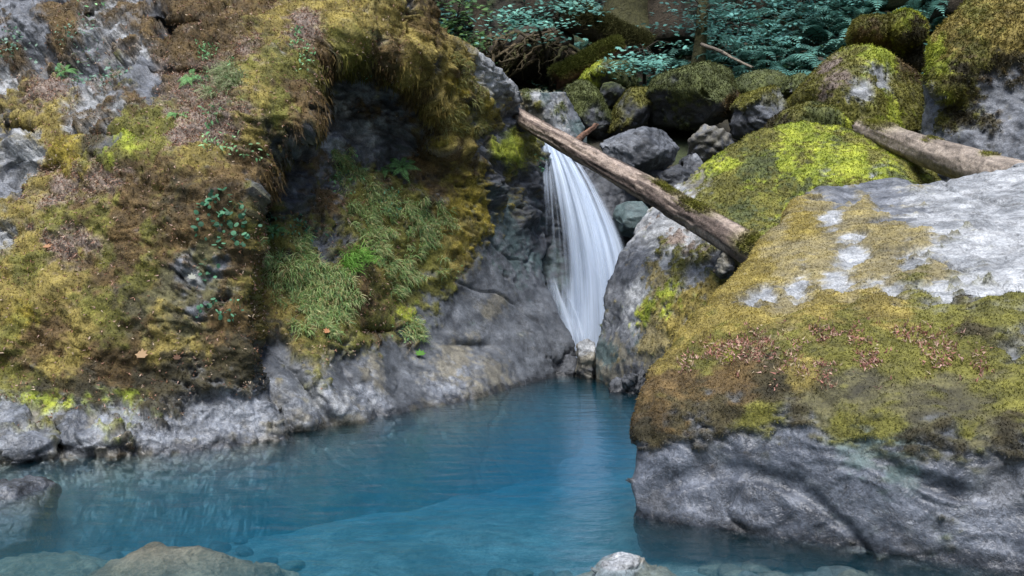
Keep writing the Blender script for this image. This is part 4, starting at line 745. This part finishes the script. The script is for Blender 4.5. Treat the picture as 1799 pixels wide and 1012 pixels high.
lg1 = log('fallen_log', 'long weathered brown log bridging the waterfall from cliff to mossy boulder', W(885, 190, 12.7), W(1334, 444, 8.95), .10, .165, ((.32, .255, .21), (.12, .092, .078)), 131, groove=.026, moss_at=[(.80, math.pi / 2, .05, 1.1), (.98, math.pi / 2, .03, 2.2), (.70, math.pi / 2, .05, .7)], tufts=2500)
b_ = np.array(lg1.location)
Vb, Fb = tube([W(950, 222, 12.3), W(955, 212, 12.32)], [.025, .012], 8); me = new_mesh('branch_stub', Vb - b_, Fb, {'Col': np.tile((.14, .09, .07), (len(Vb), 1)), 'rough': np.full(len(Vb), .9)}); link('branch_stub', me, M_BARK, lg1)
log('drift_log', 'thick smooth grey-brown trunk lying behind the foreground boulder', W(1518, 228, 11.9), W(1850, 338, 8.6), .155, .215, ((.30, .25, .205), (.23, .19, .155)), 132, moss_at=[(.08, math.pi / 2, .12, 1.2), (.42, math.pi / 2, .03, .7), (.7, math.pi / 2, .03, .5)], groove=.008, tufts=1500)
log('broken_log', 'short moss-covered broken log lying above the rounded boulders', W(978, 134, 17.0), W(1085, 84, 17.6), .20, .21, ((.16, .08, .05), (.12, .06, .04)), 133, rings=90, rough_end=.15, all_moss=(.10, .11, .025), tufts=5000, tlen=.07)
log('driftwood_stick', 'short split stick poking up behind the log at the falls', W(1004, 258, 13.0), W(1044, 222, 13.2), .055, .03, ((.20, .11, .07), (.12, .07, .05)), 134, rings=60, seg=16, groove=.01, tufts=0)
log('mossy_log', 'moss-draped fallen trunk beside the tangle of roots', W(990, 22, 18.4), W(1135, 88, 17.9), .33, .27, ((.06, .05, .03), (.05, .04, .025)), 135, rings=90, all_moss=(.055, .055, .02), tufts=5000, tlen=.10)
log('dead_branch', 'thin grey broken branch jutting out over the mossy boulders', W(1235, 78, 17.5), W(1320, 118, 17.0), .035, .012, ((.2, .17, .13), (.13, .11, .09)), 136, rings=50, seg=10, tufts=0, groove=.004, cat='branch')

# upturned root mass
def root_mass():
    o = empty('root_mass', W(920, 140, 18.2)); base = np.array(o.location); tag(o, 'dark tangle of upturned roots hanging over the stream above the falls', 'root mass')
    V, F = hull_mesh([auto_hull([(850, 95), (870, 60), (940, 48), (1005, 60), (1015, 110), (960, 135), (880, 130)], 18.6, 1.4)], .06, 4)
    N = vnormals(V, F); V = V + N * ((ridged(V, 3, 4, 9) - .5) * .3)[:, None]
    link('soil_ball', new_mesh('soil_ball', V - base, F, {'Col': np.tile((.040, .032, .022), (len(V), 1)) * (.6 + .8 * fbm(V, 5, 3, 4)[:, None]), 'rough': np.full(len(V), .95)}), M_ROCK, o)
    r = np.random.default_rng(5)
    for k in range(70):
        x0, y0 = r.uniform(855, 1005), r.uniform(55, 105); n = 12; s = np.linspace(0, 1, n); Y0 = 17.95 + r.uniform(-.25, .25)
        dx, dy = r.normal(-25, 40), r.uniform(20, 65); wob = np.cumsum(r.normal(0, 3.0, n)); wy = np.cumsum(r.normal(0, 2.0, n))
        P = np.array([W(x0 + dx * a + wob[i], min(y0 + dy * a**1.3 + wy[i], 150), Y0 - .3 * math.sin(a * 3)) for i, a in enumerate(s)])
        Vt, Ft = tube(P, np.linspace(r.uniform(.018, .05), .008, n), 7); c = np.array([(.11, .085, .05), (.075, .06, .035), (.085, .08, .035)][k % 3])
        link('root', new_mesh('root', Vt - base, Ft, {'Col': np.tile(c, (len(Vt), 1)), 'rough': np.full(len(Vt), .9)}), M_BARK, o)
root_mass()

# ================================================================== FOREST
def hill_at(px, py):
    Y = np.linspace(13.5, 40, 1200); x = (px - CX) / F_PX * Y; z = CAM_H + (HZ - py) / F_PX * Y; g = ground_z(x[None], Y[None])[0]
    i = np.argmax(g > z); return np.array((x[i], Y[i], g[i]))
def leaf_shape(kind):
    if kind == 'maple':
        pts = []
        for k in range(7):
            a = math.radians(-120 + 40 * k); L_ = [.55, .85, 1, 1.1, 1, .85, .55][k]
            pts.append((math.sin(a) * L_, math.cos(a) * L_ * .9 + .25, 0)); am = a + math.radians(20)
            if k < 6: pts.append((math.sin(am) * .55, math.cos(am) * .55 * .9 + .25, 0))
        V = np.array([(0, 0, 0)] + pts) * .5; n = len(pts); F = np.array([(0, k + 1, k + 2) for k in range(n - 1)]); V[:, 1] += .05; V[1:, 2] -= .1 * np.abs(V[1:, 0]); return V, F
    if kind == 'round':
        a = np.linspace(0, 2 * np.pi, 8, endpoint=False); V = np.vstack([[0, .45, .06], np.c_[np.sin(a) * .5, .45 + .5 * np.cos(a), 0 * a]]); return V, np.array([(0, 1 + k, 1 + (k + 1) % 8) for k in range(8)])
    V = np.array([(0, 0, 0), (.22, .35, .05), (.16, .75, .02), (0, 1.05, -.05), (-.16, .75, .02), (-.22, .35, .05)]); return V, np.array([(0, 1, 5), (1, 2, 4), (1, 4, 5), (2, 3, 4)])
def leaves_mesh(name, P, D, Nn, size, col, kind, seed=0, extra=None):
    """leaves at P pointing along D with blade normal Nn"""
    V0, F0 = leaf_shape(kind); n = len(P); D = D / (np.linalg.norm(D, axis=1, keepdims=True) + 1e-9); S = np.cross(D, Nn); S /= np.linalg.norm(S, axis=1, keepdims=True) + 1e-9; U = np.cross(S, D)
    sz = np.broadcast_to(size, (n,))[:, None, None]
    V = P[:, None] + sz * (V0[None, :, 0:1] * S[:, None] + V0[None, :, 1:2] * D[:, None] + V0[None, :, 2:3] * U[:, None]); F = (F0[None] + (np.arange(n) * len(V0))[:, None, None]).reshape(-1, 3)
    V = V.reshape(-1, 3); C = np.repeat(col, len(V0), 0)
    if extra is not None:
        F = F + len(extra[0]); Fe = np.concatenate([tris(f) for f in extra[1]]); V = np.vstack([extra[0], V]); C = np.vstack([extra[2], C]); F = np.vstack([Fe, F])
    return new_mesh(name, V, F, {'Col': np.clip(C, 0, 1)}, smooth=False)

def vine_maple(label, px, py, Y, wpx, hpx, n, size, cols, seed, trunk_from=None, dens_layers=5):
    """a thin leaning stem with flat layered sprays of palmate leaves"""
    r = np.random.default_rng(seed); c = W(px, py, Y); sx, sz_ = wpx * Y / F_PX, hpx * Y / F_PX
    g = trunk_from if trunk_from is not None else np.array((c[0] + r.uniform(-.5, .5), Y + 1.6, 0.)); g[2] = float(ground_z(np.array([[g[0]]]), np.array([[g[1]]]))[0, 0]) - .1
    o = empty('vine_maple', g); tag(o, label, 'tree', 'vine maples hanging over the stream')
    s = np.linspace(0, 1, 16)[:, None]; P = g[None] * (1 - s) + (c + np.array((0, 0, .1)))[None] * s; P[:, 2] += .7 * np.sin(np.pi * s[:, 0]) * .5
    parts = [(*tube(P, np.linspace(.045, .016, 16), 8), (.035, .028, .02))]
    Lp, Ld = [], []
    for k in range(dens_layers * 3):
        e = c + np.array((r.uniform(-.5, .5) * sx, r.uniform(-.6, .5), r.uniform(-.5, .5) * sz_)); st = P[-1 - r.integers(0, 4)]; m = (st + e) / 2 + np.array((0, 0, .12))
        B = np.array([st, (st + m) / 2 + .02, m, (m + e) / 2 + .01, e]); parts.append((*tube(B, [.014, .011, .009, .006, .003], 5), (.035, .028, .02)))
        nl = n // (dens_layers * 3); a = r.normal(0, 1, nl); q = e + np.c_[a * sx * .14, r.normal(0, .22, nl), r.normal(0, .03, nl) - .10 * np.abs(a) * .3]; Lp.append(q); Ld.append(np.c_[np.sign(a) * .6 + r.normal(0, .5, nl), -.7 + r.normal(0, .4, nl), -.25 + r.normal(0, .2, nl)])
    V, Fs, C = merge(parts); link('trunk', new_mesh('trunk', V - g, Fs, {'Col': C, 'rough': np.full(len(V), .9)}), M_BARK, o)
    Lp, Ld = np.concatenate(Lp), np.concatenate(Ld); nn = np.tile((0, -.45, 1.0), (len(Lp), 1)) + r.normal(0, .25, (len(Lp), 3))
    cc = np.array(cols)[r.integers(0, len(cols), len(Lp))] * r.uniform(.7, 1.3, (len(Lp), 1))
    link('crown', leaves_mesh('crown', Lp - g, Ld, nn, size * r.uniform(.7, 1.25, len(Lp)), cc, 'maple', seed), M_LEAF, o)
TEAL = [(.15, .36, .30), (.20, .44, .35), (.11, .28, .24)]; DEEP = [(.10, .20, .06), (.14, .26, .08), (.07, .15, .06)]; BLUE = [(.07, .19, .17), (.10, .25, .22), (.05, .14, .12)]
vine_maple('vine maple spray with pale teal leaves over the tangle of roots', 935, 38, 16.6, 150, 55, 420, .14, TEAL, 201)
vine_maple('vine maple spray at the top edge above the moss-draped trunk', 990, 8, 17.2, 150, 40, 300, .14, TEAL, 202)
vine_maple('small teal vine maple hanging low above the rounded moss-topped boulder', 1130, 98, 15.9, 120, 62, 330, .13, TEAL, 203)
vine_maple('dark green maple with broad leaves beside the cliff edge', 800, 45, 17.5, 100, 110, 420, .16, DEEP, 204)
vine_maple('blue-green maple in the top left corner of the forest', 775, 10, 20, 90, 90, 420, .17, BLUE, 205)
vine_maple('teal maple branch reaching over the fern bank at the top edge', 1235, 30, 18.2, 170, 50, 420, .14, BLUE, 206)
vine_maple('blue-green vine maple in front of the upper ferns', 1300, 58, 18.0, 130, 50, 280, .13, BLUE, 207)
vine_maple('teal vine maple at the top edge above the ferns', 1420, 10, 19.5, 170, 40, 380, .14, BLUE, 208)
vine_maple('shaded maple behind the dark leaning tree', 850, 85, 19.0, 90, 60, 260, .14, DEEP, 209)

def frond_mesh(seed, L_=.95, tint=(.10, .24, .20)):
    r = np.random.default_rng(seed); n = 17; s = np.linspace(0, 1, n); curve = np.c_[0 * s, s * .86, .55 * s - .75 * s**2.2] * L_; curve[:, 0] += .06 * np.sin(s * 3 + seed) * L_
    parts = [(*tube(curve, np.linspace(.007, .002, n), 4, cap=False), (.05, .06, .03))]
    Vs, Fsl, Cs = [], [], []
    T = np.gradient(curve, axis=0); T /= np.linalg.norm(T, axis=1, keepdims=True)
    for k in range(1, n):
        w = .17 * L_ * math.sin(math.pi * min(1, (s[k] * .93 + .09)))**.8 * (1 if s[k] < .6 else 1 - (s[k] - .6) * 1.6) + .012
        for sd in (-1, 1):
            side = np.cross(T[k], (0, 0, 1.0)) * sd; side /= np.linalg.norm(side); tip = curve[k] + side * w + T[k] * w * .28 + np.array((0, 0, -.22 * w)); b = T[k] * .021 * L_
            mid = curve[k] + side * w * .5 + np.array((0, 0, .02 * w)); i = sum(len(v) for v in Vs)
            Vs.append(np.array([curve[k] - b * .8, mid - b * .9 + T[k] * w * .1, tip, mid + b * .9 + T[k] * w * .14, curve[k] + b * .8])); Fsl.append(np.array([(0, 1, 4), (1, 3, 4), (1, 2, 3)]) + i); c = np.array(tint) * r.uniform(.75, 1.3); Cs.append(np.tile(c, (5, 1)))
    V, Fs, C = merge(parts + [(np.concatenate(Vs), np.concatenate(Fsl), np.concatenate(Cs))]); return new_mesh('frond', V, Fs, {'Col': C}, smooth=False)
FR = [frond_mesh(k) for k in range(5)]; FG = [frond_mesh(k, tint=(.14, .30, .10)) for k in range(5)]
def fern(loc, scale, label, group, n=9, seed=0, tint=None, tilt=.25, nrm=None):
    r = np.random.default_rng(seed); o = empty('fern', loc); tag(o, label, 'fern', group); a0 = r.uniform(0, 6.28)
    for k in range(n):
        f = link('frond', (FG if nrm is not None else FR)[(k + seed) % 5], M_LEAF, o); a = a0 + k * 6.283 / n + r.normal(0, .2); f.rotation_euler = (r.uniform(-.15, .45), r.normal(0, .2), a); f.scale = (scale * r.uniform(.75, 1.15),) * 3
    if nrm is not None: o.rotation_euler = (math.atan2(-nrm[1], max(nrm[2], .4)) * .8, 0, 0)
    return o
r_ = np.random.default_rng(31); sp = []
for k in range(2000):
    p = (r_.uniform(1180, 1660), r_.uniform(-15, 165))
    if poly_sdf(np.array([p[0]]), np.array([p[1]]), [(1190, 120), (1230, 40), (1330, -20), (1680, -20), (1650, 60), (1500, 90), (1440, 140), (1380, 165), (1290, 150)])[0] > 0 and all(math.hypot((p[0] - q[0]) / 34, (p[1] - q[1]) / 20) > 1 for q in sp): sp.append(p)
for k, (x, y) in enumerate(sp[:80]): fern(hill_at(x, y), r_.uniform(1.0, 1.5), 'blue-green sword fern on the shaded bank behind the mossy boulders', 'sword ferns on the far bank', 8, k)
for k, (x, y) in enumerate([(1650, 60), (1600, 100), (1120, 118), (1020, 90), (1260, 160)]): fern(hill_at(x, y), .8, ['fern beside the tall golden-moss boulder', 'fern between the two-humped rock and the tall boulder', 'fern above the deep green rounded boulder', 'fern under the moss-draped trunk', 'fern between the rounded boulder and the low mossy hump'][k], None, 8, 300 + k)

def forest_tree(label, px, py, R0, H, lean, col, seed, crown_n=160, crown_r=3.0, mossy=True, Y=None):
    g = hill_at(px, py); g[2] -= .2; r = np.random.default_rng(seed); o = empty('forest_tree', g); tag(o, label, 'tree', 'trees on the forest hillside')
    n = 26; s = np.linspace(0, 1, n); P = np.c_[lean * H * s + .15 * np.sin(s * 5 + seed), -.06 * H * s**2, s * H]; V, Fs = tube(P, R0 * (1 - .75 * s) + R0 * .9 * np.exp(-s * 22), 20); N = V.copy(); V[:n * 20] += (V[:n * 20] - np.repeat(P, 20, 0)) * ((ridged((V[:n * 20] + g) * np.array([1, 1, .25]), 4, 3, seed) - .5) * .5)[:, None]
    parts = [(V, Fs, np.array(col))]; tips = []
    for k in range(9):
        h = r.uniform(.55, .98); b = np.array([np.interp(h, s, P[:, j]) for j in range(3)]); a = r.uniform(0, 6.28); L_ = crown_r * r.uniform(.6, 1.1); e = b + np.array((math.cos(a) * L_, math.sin(a) * L_, r.uniform(.2, 1.2))); m = (b + e) / 2 + np.array((0, 0, .3)); parts.append((*tube(np.array([b, (b + m) / 2, m, (m + e) / 2, e]), np.array([.28, .2, .15, .1, .04]) * R0, 7), np.array(col))); tips += [m, (m + e) / 2, e]
    V, Fs, C = merge(parts); C = C * (.6 + .8 * fbm(V + g, 3, 3, seed)[:, None]); link('trunk', new_mesh('trunk', V, Fs, {'Col': C, 'rough': np.full(len(V), .95)}), M_BARK, o)
    tips = np.array(tips); q = tips[r.integers(0, len(tips), crown_n)] + r.normal(0, .55, (crown_n, 3)) * np.array([1.2, 1.2, .6]); cc = np.array(DEEP + BLUE)[r.integers(0, 6, crown_n)]
    link('crown', leaves_mesh('crown', q, r.normal(0, 1, (crown_n, 3)) + np.array((0, 0, -.4)), r.normal(0, .4, (crown_n, 3)) + np.array((0, 0, 1)), .26, cc, 'maple', seed), M_LEAF, o)
BK = (.05, .04, .028); MB = (.06, .058, .026)
for (lab, px, py, R0, H, ln, c) in [('thick shaggy moss-hung trunk above the moss-draped log', 1105, 70, .42, 11, .01, MB), ('broad dark trunk next to the shaggy moss-hung trunk', 1165, 66, .38, 12, -.02, BK), ('slender mossy trunk rising through the ferns', 1225, 150, .13, 9, .0, MB),
     ('dark crooked tree leaning out beside the cliff edge', 838, 108, .16, 8, .05, BK), ('dark trunk at the top edge above the roots', 960, 25, .28, 12, .0, BK), ('dark trunk in the shade above the ferns', 1330, 20, .25, 13, .01, BK), ('trunk at the top edge between fern clumps', 1460, 5, .30, 13, -.01, BK), ('mossy trunk at the top edge behind the two-humped rock', 1590, 5, .3, 13, .0, MB), ('dark trunk behind the blue-green maples', 775, 40, .3, 13, -.01, BK), ('dark trunk behind the tall golden-moss boulder', 1690, 20, .3, 12, .02, BK)]:
    forest_tree(lab, px, py, R0, H, ln, c, int(px))

def undergrowth():
    r = np.random.default_rng(61); n = 16000; x = r.uniform(-5, 12, n); y = 16.5 + r.random(n)**1.3 * 11; g = ground_z(x[None], y[None])[0]; P = np.c_[x, y, g + r.uniform(0, .45, n)]
    cols = np.array([(.03, .075, .06), (.045, .11, .085), (.03, .065, .03), (.05, .045, .03)]); me = leaves_mesh('undergrowth', P, np.c_[r.normal(0, .7, n), -1 + r.normal(0, .4, n), r.normal(-.3, .4, n)], np.c_[r.normal(0, .4, n), r.normal(-.5, .4, n), np.ones(n)], r.uniform(.10, .24, n), cols[r.integers(0, 4, n)], 'oval')
    tag(link('undergrowth', me, M_LEAF), 'dark leafy undergrowth covering the forest hillside', 'undergrowth', kind='stuff')
undergrowth()

# ================================================================== PLANTS ON THE CLIFF
def blades(name, P, N, n_per, length, width, cols, seed, droop=1.0, out=.8):
    """bent grass blades: three segments each"""
    r = np.random.default_rng(seed); n = len(P) * n_per; b = np.repeat(P, n_per, 0) + r.normal(0, .015, (n, 3)); d = np.repeat(N, n_per, 0) * out + r.normal(0, .45, (n, 3)) + np.array((0, 0, .35)); d /= np.linalg.norm(d, axis=1, keepdims=True)
    L_ = length * r.uniform(.5, 1.3, (n, 1)); s = np.cross(d, r.normal(0, 1, (n, 3))); s /= np.linalg.norm(s, axis=1, keepdims=True); pts = [b]; cur = d.copy()
    for k in range(3): pts.append(pts[-1] + cur * L_ / 3); cur = cur + np.array((0, 0, -droop * .75)); cur /= np.linalg.norm(cur, axis=1, keepdims=True)
    w = width * .5; V = np.stack([pts[0] - s * w, pts[0] + s * w, pts[1] - s * w, pts[1] + s * w, pts[2] - s * w * .7, pts[2] + s * w * .7, pts[3]], 1).reshape(-1, 3); i = np.arange(n)[:, None, None] * 7
    F = (np.array([(0, 1, 3), (0, 3, 2), (2, 3, 5), (2, 5, 4), (4, 5, 6)])[None] + i).reshape(-1, 3); c = np.array(cols)[r.integers(0, len(cols), n)] * r.uniform(.7, 1.3, (n, 1)); return new_mesh(name, V, F, {'Col': np.repeat(c, 7, 0)}, smooth=False)
def cliff_grass(label, poly, n, length, seed, cols=((.34, .46, .18), (.26, .40, .13), (.46, .48, .24), (.17, .30, .13), (.38, .32, .15))):
    sd = poly_sdf(CPX, CPY, poly) + (fbm(CV, 2.5, 3, seed) - .5) * 90; w = sstep(-6, 14, sd) * view_weight(CV, CN) * sstep(.40, .62, fbm(CV, 6, 3, seed + 3)); P, vi = sample_surface(CV, CF, w, n); base = P.mean(0)
    tag(link('grass', blades('grass', P - base, CN[vi], 6, length, .007, cols, seed), M_LEAF, None, base), label, 'grass', kind='stuff')
cliff_grass('dense pale green grass hanging beside the mossy block', [(462, 430), (540, 405), (590, 470), (625, 550), (590, 585), (520, 590), (470, 540)], 1250, .13, 301)
cliff_grass('green grass running down the slope under the overhang', [(590, 280), (640, 300), (690, 350), (790, 350), (800, 400), (770, 490), (690, 520), (650, 470), (600, 400)], 1500, .12, 302)
cliff_grass('fine pale grass tufts high on the dry upper cliff', [(350, 130), (400, 125), (430, 150), (400, 180), (350, 170)], 260, .16, 303, ((.26, .34, .16), (.33, .33, .2)))
cliff_grass('sparse grass on the golden ridge above the falls', [(770, 90), (820, 110), (830, 200), (790, 230)], 250, .10, 304, ((.30, .28, .1), (.22, .24, .08)))
cliff_grass('small grass tuft at the dark hole low on the slope', [(678, 575), (725, 570), (735, 600), (690, 605)], 90, .16, 305)
cliff_grass('bright spiky grass tuft at the edge of the hanging grass', [(608, 470), (630, 470), (632, 500), (612, 505)], 60, .22, 306, ((.14, .30, .05), (.2, .36, .08)))

def cliff_plant(label, px, py, wpx, hpx, n, size, kind, cols, seed, group=None):
    """a low leafy plant rooted in the cliff: stems and leaves"""
    r = np.random.default_rng(seed); P, D = [], []; b, bn = on_cliff(px, py + hpx * .3); stems = []
    for k in range(n):
        rr = math.sqrt(r.random()); a = r.uniform(0, 6.283); p, nn = on_cliff(px + rr * math.cos(a) * wpx / 2, py + rr * math.sin(a) * hpx / 2); q = p + nn * r.uniform(.02, .09) + r.normal(0, .01, 3); P.append(q); D.append(nn * .5 + r.normal(0, .6, 3) + np.array((0, -.2, -.25)))
        if k % 2 == 0: stems.append((*tube(np.array([p - nn * .01, (p + q) / 2 + r.normal(0, .006, 3), q]) - b, [.004, .003, .002], 4, cap=False), (.12, .16, .07)))
    P, D = np.array(P), np.array(D); c = np.array(cols)[r.integers(0, len(cols), n)] * r.uniform(.75, 1.3, (n, 1)); nn = np.tile(bn * .8 + np.array((0, -.3, .7)), (n, 1)) + r.normal(0, .35, (n, 3))
    o = tag(empty('leafy_plant', b), label, 'plant', group); sv, sf, sc_ = merge(stems)
    tag(link('stems', new_mesh('stems', sv, sf, {'Col': sc_}), M_LEAF, o), kind='stuff')
    tag(link('foliage', leaves_mesh('foliage', P - b, D, nn, size * .75 * r.uniform(.5, 1.25, n), c, kind, seed), M_LEAF, o), kind='stuff')
LG = [(.17, .36, .16), (.12, .28, .12), (.24, .42, .20)]; TG = [(.09, .25, .14), (.13, .31, .18), (.07, .18, .11)]; GG = [(.16, .30, .20), (.22, .33, .26), (.12, .22, .16)]
for k, a in enumerate([('round-leaved creeper near the right edge of the mossy block', 392, 400, 80, 85, 80, .065, 'round', TG), ('small round-leaved creeper low on the edge of the mossy block', 385, 545, 75, 40, 30, .055, 'round', TG), ('few round leaves on bare rock below the larger creeper', 372, 475, 40, 30, 14, .05, 'round', TG),
     ('teal leafy plant at the top of the hanging grass', 505, 412, 105, 45, 100, .065, 'oval', TG), ('leafy plant at the head of the grassy slope under the overhang', 605, 305, 60, 75, 70, .065, 'oval', LG), ('small dark leafy plant in the middle of the grassy slope', 675, 365, 40, 50, 45, .06, 'oval', TG), ('fresh green leafy plant hanging from the cave roof', 648, 120, 26, 22, 18, .06, 'oval', TG),
     ('bright flowering plant at the top edge of the upper cliff', 178, 14, 46, 36, 40, .085, 'oval', LG), ('grey-green stonecrop patch by the pale rock', 155, 85, 70, 60, 70, .04, 'round', GG), ('grey-green leaves on the far left edge of the upper cliff', 35, 95, 70, 45, 55, .045, 'round', GG), ('tiny-leaved mat on the grey upper rock', 190, 145, 90, 30, 60, .04, 'round', GG),
     ('green bushy plant on the dry ledge', 372, 100, 50, 32, 60, .06, 'oval', LG), ('pale sprawling plant below the bushy plant', 385, 150, 95, 45, 110, .05, 'oval', LG), ('leafy trailing plant at the top of the brown moss', 520, 95, 32, 60, 50, .06, 'oval', LG), ('leafy trailing plant lower down the brown moss', 528, 130, 24, 40, 24, .05, 'oval', LG), ('broad-leaved plant at the corner below the dry ledge', 385, 265, 60, 50, 40, .075, 'oval', LG), ('small green plant beside the dry slot', 380, 215, 40, 30, 26, .065, 'oval', LG), ('small sprig at the mossy lip above the recess', 425, 285, 30, 20, 16, .055, 'oval', LG), ('dark green sprig in the shaded cleft on the upper left', 115, 140, 35, 40, 26, .06, 'oval', TG),
     ('leafy plant below the dark hole on the scoured slope', 703, 590, 55, 25, 30, .055, 'oval', LG), ('tiny leafy plants on the golden moss slope', 790, 480, 40, 40, 14, .04, 'oval', LG), ('teal leaves clinging to the wet wall beside the falls', 935, 285, 22, 40, 26, .07, 'oval', TG)]): cliff_plant(*a, 320 + k)
for k, (x, y, s, lab) in enumerate([(312, 203, .22, 'small light green fern below the dry ledge on the upper cliff'), (335, 140, .2, 'small fern on the pale ledge of the upper cliff'), (700, 298, .28, 'dark fern growing under the cave roof'), (672, 302, .24, 'fern next to the dark fern under the cave'), (480, 425, .22, 'fern at the left edge of the hanging grass'), (115, 125, .2, 'little fern in the shaded cleft')]):
    p, nn = on_cliff(x, y); fern(p, s, lab, None, 7, 500 + k, nrm=nn)

# dead leaves caught on the rock
V0, F0 = leaf_shape('maple')
for k, (x, y, s, c, lab) in enumerate([(258, 630, .15, (.62, .42, .24), 'pale tan fallen maple leaf on dark moss above the shelf'), (560, 597, .10, (.55, .27, .14), 'orange-brown fallen leaf at the foot of the grass'), (95, 452, .11, (.60, .33, .18), 'orange fallen leaf on the left moss face'), (318, 627, .09, (.42, .24, .16), 'curled brown leaf right of the pale tan leaf'), (335, 495, .10, (.36, .37, .32), 'whitish leaf stuck to the grey patch of the mossy block'), (735, 632, .16, (.10, .24, .04), 'dark green leaf sprig on the scoured rock slope')]):
    p, nn = on_cliff(x, y); Vl = V0.copy() * s; Vl[:, 2] += .25 * Vl[:, 0]**2 / s; V = np.vstack([Vl, Vl + (0, 0, .003)]); F = np.vstack([F0, F0[:, ::-1] + len(V0)]); o = link('fallen_leaf', new_mesh('fallen_leaf', V, F, {'Col': np.tile(c, (len(V), 1))}, smooth=False), M_LEAF, None, p + nn * .04)
    from mathutils import Vector
    o.rotation_mode = 'QUATERNION'; o.rotation_quaternion = Vector(nn + np.array((0, -.5, .2))).to_track_quat('Z', 'Y'); tag(o, lab, 'leaf')

# red stonecrop and dry bits in the moss band of the foreground boulder
def stonecrop():
    o, V, F, N, A = bo1; px, py = proj(V); sd = poly_sdf(px, py, [(1190, 640), (1260, 590), (1400, 570), (1600, 575), (1720, 590), (1740, 660), (1500, 680), (1300, 690)]); w = sstep(-15, 15, sd) * view_weight(V, N) * sstep(.45, .62, fbm(V, 7, 3, 88)) * sstep(.3, .7, A['moss'])
    P, vi = sample_surface(V, F, w, 1500); pal = np.array([(.48, .25, .20), (.56, .36, .30), (.40, .19, .15), (.48, .39, .25)]); base = np.array(o.location)
    tag(link('stonecrop', tuft_mesh('stonecrop', P - base, N[vi], pal[np.random.default_rng(4).integers(0, 4, len(P))], .03, .011, blades=3, seed=9, spread=.9, droop=.1), M_MOSS, o), kind='stuff')
stonecrop()
